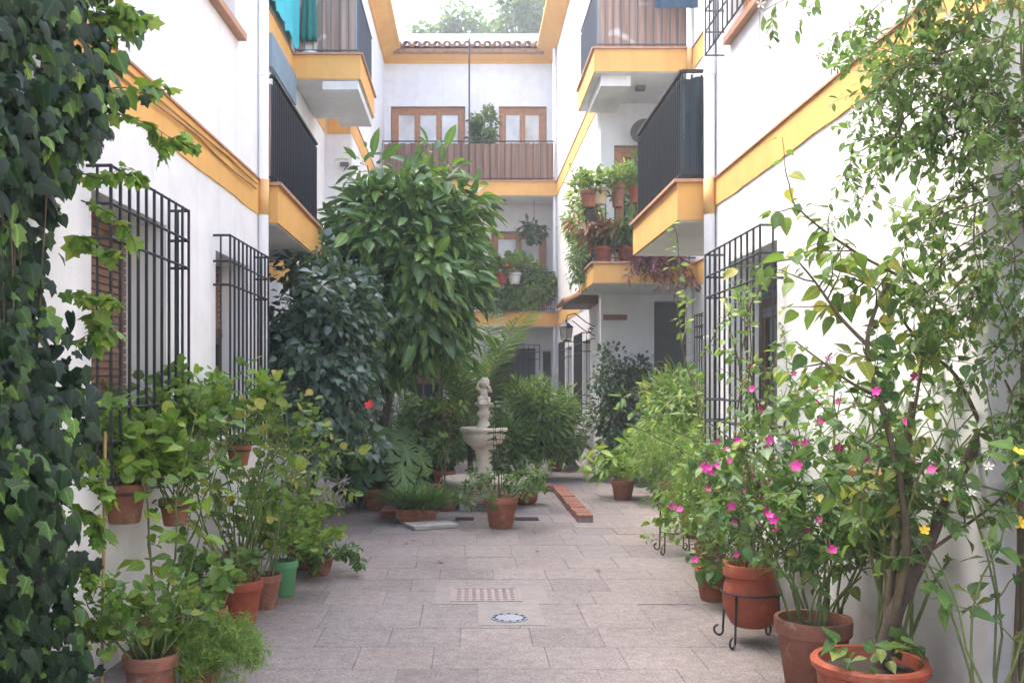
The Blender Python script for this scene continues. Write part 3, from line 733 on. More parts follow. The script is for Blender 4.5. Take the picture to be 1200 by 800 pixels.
T_PETAL = tpl_fan([(0, .0), (.25, .35), (.42, .55), (.38, .85), (.15, 1.0), (0, .93)], (0, .5), -.3, -.03)

def norm(a): return a / np.maximum(np.linalg.norm(a, axis=-1, keepdims=True), 1e-9)

def mesh_np(name, V, Fc, mat, uv=None, var=None, smooth=True):
    me = bpy.data.meshes.new(name); nv, nf = len(V), len(Fc); k = Fc.shape[1]
    me.vertices.add(nv); me.vertices.foreach_set('co', V.astype(np.float32).ravel())
    me.loops.add(nf * k); me.loops.foreach_set('vertex_index', Fc.astype(np.int32).ravel())
    me.polygons.add(nf); me.polygons.foreach_set('loop_start', np.arange(0, nf * k, k, dtype=np.int32))
    me.polygons.foreach_set('use_smooth', np.full(nf, smooth))
    if uv is not None:
        l = me.uv_layers.new(name='UVMap'); l.data.foreach_set('uv', uv[Fc.ravel()].astype(np.float32).ravel())
    if var is not None:
        a = me.attributes.new('var', 'FLOAT', 'POINT'); a.data.foreach_set('value', var.astype(np.float32))
    me.materials.append(MATS[mat]); me.update(); return me

def frames(d, n):
    y = norm(d); z = n - (n * y).sum(-1, keepdims=True) * y; z = norm(z); x = np.cross(y, z)
    return np.stack([x, y, z], -1)                    # columns

LEAF_ME = {}
def leaves(parent, T, mat, pos, d, n, s, single=0, name='leaf', rest='foliage', seed=0):
    """pos in the parent's own frame (parents are only translated). The nearest ones become objects."""
    pos = np.asarray(pos, float)
    if len(pos) == 0: return
    d, n, s = np.asarray(d, float), np.asarray(n, float), np.asarray(s, float)
    M = frames(d, n); o3 = np.array(off(parent)); W = pos + o3
    V, Fc = T; r = np.random.default_rng(seed + len(pos))
    order = np.arange(len(pos))
    if single:
        dist = np.linalg.norm(W - np.array([0, 0, EYE]), axis=1)
        px = VX + F * W[:, 0] / np.maximum(W[:, 1], .1); py = VY - F * (W[:, 2] - EYE) / np.maximum(W[:, 1], .1)
        ok = (W[:, 1] > .3) & (px > -10) & (px < 1210) & (py > -10) & (py < 810)
        score = dist / np.maximum(s, 1e-4) + np.where(ok, 0, 1e6)
        order = np.argsort(score)
        key = (id(V), mat)
        if key not in LEAF_ME: LEAF_ME[key] = mesh_np(name, V, Fc, mat, V[:, :2])
        me = LEAF_ME[key]
        for i in order[:single]:
            o = bpy.data.objects.new(name, me); col.objects.link(o); o.parent = parent
            m4 = Matrix([[M[i, a, b] * s[i] for b in range(3)] + [pos[i, a]] for a in range(3)] + [[0, 0, 0, 1]])
            o.matrix_local = m4
        order = order[single:]
    if len(order) == 0: return
    VV = np.einsum('nab,vb->nva', M[order], V) * s[order][:, None, None] + pos[order][:, None, :]
    N, k = len(order), len(V)
    FF = (Fc[None] + (np.arange(N) * k)[:, None, None]).reshape(-1, 3)
    var = np.repeat(r.random(N), k); uv = np.tile(V[:, :2], (N, 1))
    o = bpy.data.objects.new(rest, mesh_np(rest, VV.reshape(-1, 3), FF, mat, uv, var)); link(o, parent); o['kind'] = 'stuff'
    return o

def tubes(parent, lines, mat, name='stems', n=5):
    VV, FF, base = [], [], 0
    for pts, r0, r1 in lines:
        P = np.asarray(pts, float); k = len(P)
        if k < 2: continue
        T = norm(np.gradient(P, axis=0)); ref = np.array([.31, .17, .93]); a = norm(np.cross(T, ref) + 1e-6); b = np.cross(a, T)
        rr = np.linspace(r0, r1, k)[:, None, None]; an = np.arange(n) * 2 * np.pi / n
        ring = P[:, None, :] + rr * (a[:, None, :] * np.cos(an)[None, :, None] + b[:, None, :] * np.sin(an)[None, :, None])
        VV.append(ring.reshape(-1, 3))
        i = np.arange(k - 1)[:, None] * n; q = np.arange(n)[None]; q2 = (q + 1) % n
        FF.append(np.stack([i + q, i + q2, i + n + q2, i + n + q], -1).reshape(-1, 4) + base); base += k * n
    if not VV: return
    me = mesh_np(name, np.concatenate(VV), np.concatenate(FF), mat)
    return link(bpy.data.objects.new(name, me), parent)

def grow(r, p, d, L, rad, P, lvl=0, lines=None, sites=None):
    if lines is None: lines, sites = [], []
    n = P.get('seg', 7); pts = [p]; d = norm(np.asarray(d, float)); p = np.asarray(p, float)
    up = P.get('up', (0, 0, 0))[min(lvl, 2)]; wob = P.get('wob', .18)
    for i in range(n):
        d = norm(d + r.normal(0, wob, 3) + np.array([0, 0, up])); p = p + d * L / n; pts.append(p); t = (i + 1) / n
        if lvl < P.get('levels', 1) and t > P.get('first', .3) and r.random() < P.get('prob', .7) and i < n - 1:
            for _ in range(P.get('kids', 1)):
                q = r.normal(0, 1, 3); q = norm(q - (q @ d) * d); grow(r, p, d * P.get('fwd', .7) + q * .8, L * P.get('ratio', .5) * (1.15 - .5 * t), rad * .55, P, lvl + 1, lines, sites)
        if lvl >= P.get('leaf_lvl', 0) and t > P.get('bare', .25): sites.append((p, d, t))
    lines.append((pts, rad, rad * P.get('taper', .35)))
    return lines, sites

def site_leaves(r, sites, per, size, a=.35, b=1.0, g=.25, tilt=.5, jit=.25, stalk=.3):
    pos, dd, nn, ss = [], [], [], []
    for (p, d, t) in sites:
        k = int(per) + (r.random() < per - int(per))
        for _ in range(k):
            q = r.normal(0, 1, 3); q = norm(q - (q @ d) * d); s = size * (1 + r.normal(0, jit)); s = max(s, size * .35)
            v = norm(d * a + q * b + np.array([0, 0, -g]) + r.normal(0, .12, 3)); pos.append(p + v * s * stalk * r.random()); dd.append(v)
            nn.append(np.array([0, 0, 1.0]) + q * .2 + r.normal(0, tilt, 3) * .8); ss.append(s)
    return np.array(pos), np.array(dd), np.array(nn), np.array(ss)

def clumps(r, n, c, rad, K, cs, size, shell=.55, droop=.4, tilt=.5, out=1.0, flat=0.0, jit=.2):
    """n leaves in K clumps spread through an ellipsoid; more of them near its outside"""
    c, rad = np.array(c, float), np.array(rad, float)
    u = norm(r.normal(0, 1, (K, 3))); q = shell + (1 - shell) * r.random(K); lump = 1 + .22 * np.sin(u[:, 0] * 5 + 1) * np.cos(u[:, 2] * 4 + u[:, 1] * 3)
    cc = c + u * rad * (q * lump)[:, None]; k = r.integers(0, K, n)
    e = r.normal(0, 1, (n, 3)); e = norm(e) * (r.random(n) ** .5)[:, None]
    pos = cc[k] + e * cs * (.7 + .6 * r.random(K))[k][:, None]
    d = norm(e * out + u[k] * .5 + r.normal(0, .35, (n, 3)) + np.array([0, 0, -droop]))
    nn = np.array([0, 0, 1.0]) + u[k] * .5 + r.normal(0, tilt, (n, 3))
    return pos, d, nn, np.maximum(size * (1 + r.normal(0, jit, n)), size * .3), cc

def pot(parent, r_, h, mat, z=0., style='classic', x=0, y=0, part='pot'):
    m = MB()
    if style == 'classic': prof = [(r_ * .66, 0), (r_ * .70, .01), (r_ * .92, h * .78), (r_ * .93, h * .79), (r_, h * .80), (r_ * 1.02, h * .97), (r_ * 1.0, h), (r_ * .90, h), (r_ * .86, h * .86), (.001, h * .86)]
    elif style == 'bowl': prof = [(r_ * .55, 0), (r_ * .62, .01), (r_ * .85, h * .5), (r_ * .92, h * .86), (r_ * 1.0, h * .90), (r_ * 1.02, h * .97), (r_ * .98, h), (r_ * .88, h), (r_ * .84, h * .86), (.001, h * .86)]
    elif style == 'belly': prof = [(r_ * .62, 0), (r_ * .72, .012), (r_ * .98, h * .25), (r_ * 1.02, h * .5), (r_ * .92, h * .72), (r_ * .90, h * .80), (r_ * 1.0, h * .82), (r_ * 1.0, h * .97), (r_ * .97, h), (r_ * .86, h), (r_ * .82, h * .88), (.001, h * .88)]
    o = m.lathe(prof, (x, y, z), 28, closed=False).build(part, mat, parent, True, world=False)
    e = o.modifiers.new('edge', 'EDGE_SPLIT'); e.split_angle = R(40)
    s = MB().lathe([(r_ * .87, 0), (r_ * .5, .012), (.001, .02)], (x, y, z + h * .86 + .002), 16, closed=False).build('soil', 'soil', parent, True, world=False)
    return o

def flower(parent, mat, pos, s, r, n=5, face=None, name='flower'):
    key = ('fl', mat, n)
    if key not in LEAF_ME:
        V, Fc = T_PETAL; VV, FF = [], []
        for k in range(n):
            t = 2 * math.pi * k / n; c_, s_ = math.cos(t), math.sin(t)
            w = V.copy(); w[:, 2] += .35 * w[:, 1]; w[:, 0] *= (.5 if mat == 'petal_white' else .85)
            VV.append(np.stack([w[:, 0] * c_ - w[:, 1] * s_, w[:, 0] * s_ + w[:, 1] * c_, w[:, 2]], -1)); FF.append(Fc + k * len(V))
        LEAF_ME[key] = mesh_np(name, np.concatenate(VV), np.concatenate(FF), mat)
    o = link(bpy.data.objects.new(name, LEAF_ME[key]), parent)
    f = np.array(face if face is not None else (-.3, -.8, .4)) + r.normal(0, .4, 3)
    M = Vector(f).to_track_quat('Z', 'Y').to_matrix().to_4x4(); o.matrix_local = Matrix.Translation(Vector(pos)) @ M @ Matrix.Scale(s, 4)
    return o

def rg(k): return np.random.default_rng(k)

def potted(name, label, loc, r_, h, pmat, style, P, stems, L, rad, lean, T, lmat, per, size, seed, single=60, twig='twig_green', flowers=None, kw=None, group=None, cat='potted plant'):
    t = thing(name, label, cat, loc, group); r = rg(seed)
    pot(t, r_, h, pmat, style=style)
    lines, sites = [], []
    for i in range(stems):
        an = 2 * math.pi * (i + r.random() * .8) / stems; q = r_ * .6 * math.sqrt(r.random())
        grow(r, np.array([q * math.cos(an), q * math.sin(an), h * .84]), (lean * math.cos(an) + P.get('bx', 0), lean * math.sin(an) + P.get('by', 0), 1), L * (.65 + .5 * r.random()), rad, P, 0, lines, sites)
    tubes(t, lines, twig)
    a = site_leaves(r, sites, per, size, **(kw or {})); leaves(t, T, lmat, *a, single=single, seed=seed)
    if flowers:
        fm, cnt, fs = flowers; idx = r.choice(len(sites), min(cnt, len(sites)), replace=False)
        for i in idx:
            p, d, _ = sites[i]; flower(t, fm, p + norm(d + np.array([-.2, -1.2, .3])) * .065, fs * (.8 + .4 * r.random()), r)
    return t

# ------------------------------------------------------------------ fountain and its bed
fo = thing('fountain', 'pale stone courtyard fountain with a fluted bowl and a small child figure on top', 'fountain', (.20, 11.6, 0))
MB().box(-.30, .30, -.30, .30, 0, .10).build('plinth', 'stone_grey', fo, world=False)
MB().lathe([(.40, .10), (.44, .13), (.50, .30), (.53, .33), (.53, .37), (.49, .37), (.44, .28), (.001, .24)], n=40, closed=False, flute=20, amp=.01).build('lower_basin', 'stone', fo, True, world=False)
MB().lathe([(.20, .22), (.20, .27), (.15, .30), (.115, .36), (.10, .5), (.095, .62), (.11, .70), (.15, .73), (.15, .755)], n=28, flute=14, amp=.02).build('column', 'stone', fo, True, world=False)
b_ = MB().lathe([(.13, .745), (.19, .77), (.245, .83), (.262, .90), (.255, .92), (.285, .94), (.295, .97), (.28, .99), (.255, .985), (.22, .93), (.001, .91)], n=64, closed=False, flute=24, amp=.012).build('bowl', 'stone', fo, True, world=False)
MB().lathe([(.10, .90), (.115, .93), (.10, .97), (.065, 1.05), (.05, 1.10), (.085, 1.14), (.09, 1.17), (.055, 1.20), (.06, 1.235), (.115, 1.27), (.12, 1.285), (.09, 1.30)], n=24).build('upper_stem', 'stone', fo, True, world=False)
m = MB()                                              # the child: merged volumes, remeshed to one skin
m.ball((0, 0, 1.345), (.062, .058, .055)); m.ball((0, .005, 1.41), (.052, .046, .07)); m.ball((0, -.005, 1.39), (.046, .05, .045))
m.ball((.01, -.01, 1.535), (.058, .060, .063), 14, 10); m.tube([(0, 0, 1.44), (.006, -.006, 1.50)], .028, 8)
m.tube([(-.05, 0, 1.455), (-.085, -.02, 1.47), (-.075, -.045, 1.53), (-.04, -.05, 1.56)], [.024, .021, .018, .018], 8)
m.tube([(.05, 0, 1.455), (.09, -.03, 1.43), (.075, -.065, 1.47), (.045, -.07, 1.50)], [.024, .021, .018, .018], 8)
m.tube([(-.03, -.01, 1.34), (-.055, -.075, 1.35), (-.05, -.085, 1.295)], [.034, .029, .022], 8); m.tube([(.03, -.01, 1.34), (.06, -.07, 1.345), (.06, -.085, 1.29)], [.034, .029, .022], 8)
m.ball((-.05, -.10, 1.285), (.02, .034, .014)); m.ball((.06, -.10, 1.282), (.02, .034, .014))
m.ball((.01, -.068, 1.53), (.010, .012, .011)); m.ball((.012, .012, 1.56), (.06, .058, .05)); m.ball((0, -.02, 1.30), (.1, .09, .022)); m.ball((.066, -.01, 1.53), (.01, .014, .018)); m.ball((-.046, -.01, 1.53), (.01, .014, .018))
fg = m.build('child_figure', 'stone', fo, True, world=False)
rm_ = fg.modifiers.new('skin', 'REMESH'); rm_.mode = 'VOXEL'; rm_.voxel_size = .007; rm_.use_smooth_shade = True
sm = fg.modifiers.new('soft', 'SMOOTH'); sm.iterations = 3; sm.factor = .5

kb = thing('brick_kerb', 'red brick kerb edging the fountain bed', 'kerb', (.25, 12, 0))
bme = MB().box(-.085, .085, -.118, .118, 0, .085).mesh('brick', 'brick')
MB().box(1.215, 1.37, 10.3, 13.45, -.005, .045).build('mortar_bed', 'joint', kb); MB().box(-.9, 1.235, 13.36, 13.465, -.005, .045).build('mortar_bed', 'joint', kb); MB().box(-.945, -.845, 10.6, 13.3, -.005, .045).build('mortar_bed', 'joint', kb)
for i in range(13): piece('brick', bme, kb, (1.293 + float(rng.normal(0, .004)), 10.42 + .247 * i, float(rng.normal(0, .004))), (0, 0, float(rng.normal(0, .012))))
for i in range(9): piece('brick', bme, kb, (1.08 - .247 * i, 13.413 + float(rng.normal(0, .004)), float(rng.normal(0, .004))), (0, 0, R(90) + float(rng.normal(0, .012))))
for i in range(11): piece('brick', bme, kb, (-.895 + float(rng.normal(0, .004)), 10.7 + .247 * i, float(rng.normal(0, .004))), (0, 0, float(rng.normal(0, .012))))
for (a, b) in ((-.14, .07), (.53, .80)):
    MB().box(a, b, 10.46, 10.72, .0025, .004).build('shade_slot', 'dark_hole', kb)  # flat dark sheets; the sunken bed's shade is put into their colour
ls = thing('loose_slab', 'loose grey paving slab lying beside the grassy planter', 'slab', (-.38, 9.98, 0))
o = bevel(MB().box(-.26, .24, -.17, .17, .004, .045).build('slab', 'stone_grey', ls, world=False), .006); o.rotation_euler.z = R(24)

# ------------------------------------------------------------------ the plants
# --- ivy curtain on the left wall
r = rg(3); iv = thing('ivy', 'dense curtain of dark lobed ivy covering the wall beside the first barred window', 'ivy', (-1.9, 3.6, 0))
n = 8600; yy = 2.35 + 2.05 * r.random(n); zz = -.0 + 3.75 * r.random(n)
bul = .20 + .10 * np.sin(zz * 2.3 + yy * 1.7) + .07 * np.sin(zz * 5.1 - yy * 3.2)
low = np.clip((1.3 - zz) / 1.3, 0, 1); bul = bul * (1 - .35 * low)
edge = 4.02 - .16 * low + .26 * np.clip((zz - 2.5) / .7, 0, 1) + .14 * np.sin(zz * 3.1) + .10 * np.sin(zz * 7.3 + 1); keep = yy < edge + .05 * r.normal(0, 1, n).clip(-1.5, 1)
dep = bul * (1 - r.random(n) ** 2.2); pos = np.stack([-1.93 + dep - .0215 * (8.24 - yy) + .10, yy, zz], -1)[keep]; k = len(pos)
fall = np.stack([.25 + .2 * r.normal(0, 1, k), .1 + .4 * r.normal(0, 1, k), -1 + .35 * r.normal(0, 1, k)], -1)
fac = np.stack([.8 + .3 * r.normal(0, 1, k), -.55 + .35 * r.normal(0, 1, k), .35 + .3 * r.normal(0, 1, k)], -1)
sz_ = .070 * (1 + .32 * r.normal(0, 1, k)).clip(.4, 1.6); q_ = r.random(k) < .55; pos_ = pos - np.array(iv.location)
leaves(iv, T_IVY, 'leaf_ivy', pos_[q_], fall[q_], fac[q_], sz_[q_], single=0, seed=3, rest='foliage'); leaves(iv, T_IVY_B, 'leaf_ivy', pos_[~q_], fall[~q_], fac[~q_], sz_[~q_], single=0, seed=6, rest='foliage')
lines, sites = [], []
for (px, py, Y, dx, dz, L) in ((110, 20, 4.25, .7, .2, .26), (100, 70, 4.2, .75, .25, .34), (120, 105, 4.25, .8, .05, .30), (108, 128, 4.2, .8, -.1, .40), (85, 205, 4.15, .7, .1, .30), (90, 290, 4.2, .8, .0, .26), (95, 235, 4.2, .7, -.35, .35), (85, 345, 4.1, .7, -.1, .22), (85, 400, 4.1, .6, .1, .22), (85, 450, 4.1, .6, -.3, .24), (80, 500, 4.1, .5, -.2, .26), (90, 560, 4.15, .5, .2, .25), (80, 600, 4.1, .6, .1, .26), (75, 650, 4.1, .6, -.1, .25), (80, 700, 4.1, .5, -.3, .22), (100, 45, 4.1, .6, .5, .26)):
    grow(r, np.array(at(px, py, Y) - iv.location), (dx, -.15, dz), L, .004, dict(seg=9, wob=.16, up=(-.05, -.05, 0), levels=1, prob=.22, ratio=.5, bare=.1), 0, lines, sites)
a = site_leaves(r, sites, 1.6, .062, a=.4, b=.8, g=.6, tilt=.6); leaves(iv, T_IVY, 'leaf_lime', *a, single=90, seed=4, rest='young_foliage')
# the 200 nearest big leaves, laid over the curtain's face
k = 1300; zz = .05 + 3.4 * r.random(k); yy = 2.8 + (1.22 - .18 * np.clip((1.3 - zz) / 1.3, 0, 1) + .25 * np.clip((zz - 2.5) / .7, 0, 1)) * r.random(k); bul = .30 + .10 * np.sin(zz * 2.3 + yy * 1.7) + .07 * np.sin(zz * 5.1 - yy * 3.2)
pos = np.stack([-1.87 + .02 * r.normal(0, 1, k) + bul * (1 - .35 * np.clip((1.3 - zz) / 1.3, 0, 1)) - .0215 * (8.24 - yy) + .05 * r.normal(0, 1, k), yy, zz], -1)
fall = np.stack([.25 + .2 * r.normal(0, 1, k), .1 + .45 * r.normal(0, 1, k), -1 + .35 * r.normal(0, 1, k)], -1); fac = np.stack([.7 + .3 * r.normal(0, 1, k), -.65 + .35 * r.normal(0, 1, k), .4 + .3 * r.normal(0, 1, k)], -1)
sz_ = .070 * (1 + .32 * r.normal(0, 1, k)).clip(.4, 1.6); q_ = r.random(k) < .55; pos_ = pos - np.array(iv.location); fac += .25 * r.normal(0, 1, (k, 3))
leaves(iv, T_IVY, 'leaf_ivy', pos_[q_], fall[q_], fac[q_], sz_[q_], single=110, seed=5); leaves(iv, T_IVY_B, 'leaf_ivy', pos_[~q_], fall[~q_], fac[~q_], sz_[~q_], single=90, seed=7)
for i in range(26):
    y0 = 2.6 + 1.35 * r.random(); grow(r, np.array([-1.85 - iv.location.x, y0 - iv.location.y, .0]), (.05, .1 * r.normal(), 1), 3.3, .007, dict(seg=16, wob=.05, up=(.35, 0, 0), levels=0), 0, lines, [])
tubes(iv, lines, 'twig')

# --- dark hibiscus against the left wing
def crown_plant(name, label, cat, base, c, rad, n, K, cs, T, lmat, size, seed, single=0, trunk=None, trad=.03, bark='bark', twig='twig', group=None, limbs=14, **kw):
    r = rg(seed); t = thing(name, label, cat, base, group); b = np.array(base)
    pos, d, nn, s, cc = clumps(r, n, np.array(c) - b, rad, K, cs, size, **kw)
    ok = pos[:, 2] + b[2] > .06; leaves(t, T, lmat, pos[ok], d[ok], nn[ok], s[ok], single=single, seed=seed)
    top = np.array(trunk if trunk is not None else c) - b; lines = []; pts = [np.zeros(3)]
    for i in range(1, 7): pts.append(top * i / 6 + r.normal(0, trad * .6, 3))
    tubes(t, [(pts, trad, trad * .6)], bark, 'trunk', 9)
    for q in cc[r.permutation(len(cc))[:limbs * 3]]:
        f0 = .45 + .55 * r.random(); st = top * f0; mid = st * .5 + q * .5 + r.normal(0, .08, 3) + np.array([0, 0, .06]); ts = np.linspace(0, 1, 7)[:, None]
        lines.append(((1 - ts) ** 2 * st + 2 * ts * (1 - ts) * mid + ts ** 2 * q, trad * .35, trad * .1))
    tubes(t, lines, twig, 'limbs'); return t, cc + b
hb, hc = crown_plant('hibiscus_shrub', 'tall dark green hibiscus shrub with a single red flower, beside the white left wing', 'shrub', (-1.75, 10.2, 0), (-1.57, 10.15, 1.80), (.60, .85, 1.36), 6800, 150, .25, T_HEART, 'leaf_hibiscus', .095, 21, 300, trunk=(-1.65, 10.2, 1.4), trad=.045, shell=.45, droop=.55, limbs=20)
p = at(433, 475, 9.6) - hb.location; flower(hb, 'petal_red', p, .052, rg(4), 5, (.1, -1, .1))
# --- big-leaved tree
tr, _ = crown_plant('leafy_tree', 'big leafy tree with long drooping glossy leaves rising beside the fountain', 'tree', (-1.15, 12.0, 0), (-.84, 11.9, 2.98), (1.0, .95, 1.42), 6600, 195, .30, T_BROAD, 'leaf_ficus', .225, 31, 300, trunk=(-.9, 11.95, 2.6), trad=.07, shell=.45, droop=.5, limbs=40, tilt=.55, jit=.28)
# --- monstera
r = rg(8); mo = thing('monstera', 'split leaved monstera at the foot of the hibiscus', 'plant', (-1.12, 11.4, 0)); pot(mo, .17, .26, 'terracotta')
lines, P4 = [], [[], [], [], []]
for i in range(15):
    an = -math.pi * (.02 + .96 * r.random()); l = .35 + .35 * r.random(); tip = np.array([math.cos(an) * l * .9, math.sin(an) * l * .6, .45 + .65 * r.random()])
    ts = np.linspace(0, 1, 7)[:, None]; lines.append((2 * ts * (1 - ts) * np.array([tip[0] * .3, tip[1] * .3, tip[2] * 1.2]) + ts ** 2 * tip + (1 - ts) * np.array([0, 0, .2]) * (1 - ts), .010, .006))
    P4[0].append(tip); P4[1].append((math.cos(an) * .5, math.sin(an) * .5 - .1, -.75)); P4[2].append((math.cos(an) * .4, -.75, .55)); P4[3].append(.34 + .1 * r.random())
tubes(mo, lines, 'twig_green'); leaves(mo, T_MONSTERA, 'leaf_mid', *P4, single=15)

# --- far planting around the back of the fountain
def bush(name, label, base, c, rad, n, T, lmat, size, seed, single=0, cat='shrub', **kw):
    return crown_plant(name, label, cat, base, c, rad, n, kw.pop('K', 70), kw.pop('cs', .2), T, lmat, size, seed, single, trad=kw.pop('trad', .02), **kw)
bush('leafy_shrub', 'light green bushy shrub behind the fountain, in front of the right barred windows', (1.1, 15.2, 0), (1.12, 15.2, .95), (.66, .5, .60), 3300, T_LANCE, 'leaf_fresh', .15, 41, 150, droop=.2, K=90)
bush('leafy_shrub', 'small rounded light green shrub close behind the fountain column', (.55, 14.3, 0), (.58, 14.3, .55), (.32, .32, .42), 1000, T_LANCE, 'leaf_mid', .13, 42, 60, droop=.2)
bush('leafy_shrub', 'dark green shrub left of the fountain under the big leafy tree', (-.55, 15.0, 0), (-.62, 15.0, .70), (.5, .45, .55), 2300, T_OVAL, 'leaf_mid', .11, 43, 100, droop=.3)
bush('leafy_shrub', 'tall dim shrub against the back wall below the left barred window', (-1.3, 18.5, 0), (-1.35, 18.5, .62), (.6, .5, .5), 1700, T_LANCE, 'leaf_dark', .14, 44, 60, droop=.3)
bush('leafy_shrub', 'dark shrub with speckled pale leaves against the grey wall below the plaque', (2.55, 14.9, 0), (2.5, 14.75, 1.05), (.55, .42, .92), 4600, T_OVAL, 'leaf_dark', .085, 45, 150, droop=.4, K=90)
bush('bamboo_shrub', 'pale green bamboo like shrub beside the right house corner', (2.55, 11.6, 0), (2.66, 11.6, .85), (.38, .6, .76), 3000, T_LANCE, 'leaf_mid', .15, 46, 150, droop=.35, K=90)
bush('leafy_shrub', 'yellowish tall shrub behind the bamboo, under the dark screened balcony', (2.85, 12.9, 0), (2.85, 12.9, .95), (.34, .4, .85), 1700, T_LANCE, 'leaf_yellowing', .15, 47, 60, droop=.3)
bush('leafy_shrub', 'low green shrub under the monstera leaves', (-1.25, 11.9, 0), (-1.25, 11.7, .42), (.36, .35, .35), 900, T_OVAL, 'leaf_dark', .10, 48, 50)
bush('leafy_shrub', 'low mixed greenery in front of the back wall below the right barred window', (.1, 19.5, 0), (.1, 19.5, .5), (.9, .5, .42), 1700, T_OVAL, 'leaf_mid', .12, 49, 50)

def palm(name, label, base, crown_z, nf, L, seed, lmat, up=1.4, spread=.6, single=0, trad=.05):
    r = rg(seed); t = thing(name, label, 'palm', base); lines = []; pos, dd, nn, ss = [], [], [], []
    tubes(t, [([np.array([0, 0, crown_z * i / 5]) + r.normal(0, .01, 3) for i in range(6)], trad, trad * .8)], 'bark', 'trunk', 9)
    for i in range(nf):
        an = 2 * math.pi * i / nf + r.normal(0, .2); d = norm(np.array([math.cos(an) * spread, math.sin(an) * spread, up * (.6 + .6 * r.random())])); p = np.array([0, 0, crown_z]); pts = [p]; l = L * (.75 + .4 * r.random()); k = 24
        for j in range(k):
            d = norm(d + np.array([math.cos(an) * .012, math.sin(an) * .012, -.05 * (j / k) ** 1.1 * 1.6])); p = p + d * l / k; pts.append(p)
            if j > 4:
                sd_ = norm(np.cross(d, [0, 0, 1.0])); ln_ = .34 * l / 1.8 * math.sin(math.pi * (.12 + .86 * j / k)) ** .7
                for sg in (-1, 1):
                    for h in (0, .5):
                        v = norm(sd_ * sg * .85 + d * .75 + np.array([0, 0, -.25]) + r.normal(0, .07, 3)); pos.append(p - d * h * l / k); dd.append(v); nn.append(np.cross(v, d) * sg + np.array([0, 0, .6])); ss.append(max(.06, ln_))
        lines.append((pts, .011, .003))
    tubes(t, lines, 'twig_green', 'frond_stalks'); leaves(t, T_FERN, lmat, np.array(pos), np.array(dd), np.array(nn), np.array(ss), single=single, name='leaflet', rest='fronds', seed=seed)
    return t
palm('palm', 'feathery young palm with upright fronds rising behind the fountain', (.05, 14.6, 0), .6, 11, 2.3, 51, 'leaf_palm', up=3.4, spread=.75)
palm('palm', 'small spreading palm at the foot of the back wall', (-.35, 17.2, 0), .45, 12, 1.5, 52, 'leaf_palm', up=1.5, spread=.8, trad=.04)

# --- urn and small pots round the fountain
ur = thing('stone_urn', 'carved grey stone urn holding a spiky plant by the right barred windows', 'urn', (1.88, 17.0, 0))
MB().lathe([(.15, 0), (.15, .05), (.10, .08), (.07, .14), (.09, .19), (.19, .26), (.24, .38), (.25, .46), (.29, .50), (.29, .54), (.25, .54), (.22, .48), (.001, .47)], n=40, closed=False, flute=12, amp=.03).build('urn_body', 'stone_grey', ur, True, world=False)
r = rg(61); lines, sites = [], []
for i in range(16):
    an = 2 * math.pi * r.random(); grow(r, np.array([.1 * math.cos(an), .1 * math.sin(an), .48]), (.5 * math.cos(an), .5 * math.sin(an), 1), .75, .006, dict(seg=7, levels=1, prob=.5, wob=.15, bare=.2), 0, lines, sites)
tubes(ur, lines, 'twig_green'); leaves(ur, T_LANCE, 'leaf_mid', *site_leaves(r, sites, 2.2, .13), single=60)

def blades(t, r, n, c, r0, L, mat, spread=.9, single=0, z=0., name='blade'):
    an = 2 * np.pi * r.random(n); q = r0 * np.sqrt(r.random(n)); tl_ = (spread * r.random(n) ** .7)
    pos = np.stack([c[0] + q * np.cos(an), c[1] + q * np.sin(an), np.full(n, z)], -1)
    d = np.stack([np.cos(an) * tl_, np.sin(an) * tl_, np.ones(n)], -1) + r.normal(0, .1, (n, 3)); nn = np.stack([-np.cos(an), -np.sin(an), .3 + 0 * an], -1)
    nn = np.stack([-np.cos(an) * 1.0, -np.sin(an), np.full(n, .5)], -1)
    leaves(t, T_BLADE, mat, pos, d, nn, L * (.55 + .6 * r.random(n)), single=single, name=name, rest='grass_blades')
gp = thing('grass_planter', 'bushy dark grass like plant in a low rectangular clay planter', 'potted plant', (-.55, 10.35, 0)); r = rg(62)
m = MB(); m.add([(-.19, -.09, 0), (.19, -.09, 0), (.19, .09, 0), (-.19, .09, 0), (-.23, -.12, .15), (.23, -.12, .15), (.23, .12, .15), (-.23, .12, .15), (-.20, -.095, .15), (.20, -.095, .15), (.20, .095, .15), (-.20, .095, .15), (-.2, -.095, .13), (.2, -.095, .13), (.2, .095, .13), (-.2, .095, .13)],
    [(3, 2, 1, 0)] + [(i, (i + 1) % 4, (i + 1) % 4 + 4, i + 4) for i in range(4)] + [(i + 4, (i + 1) % 4 + 4, (i + 1) % 4 + 8, i + 8) for i in range(4)] + [(i + 8, (i + 1) % 4 + 8, (i + 1) % 4 + 12, i + 12) for i in range(4)] + [(12, 13, 14, 15)])
m.build('planter', 'terracotta', gp, world=False); MB().box(-.199, .199, -.094, .094, .125, .138).build('soil', 'soil', gp, world=False)
for k in range(3): blades(gp, r, 330, (-.13 + .13 * k, 0), .09, .34, 'leaf_mid', .8, 60, .13)

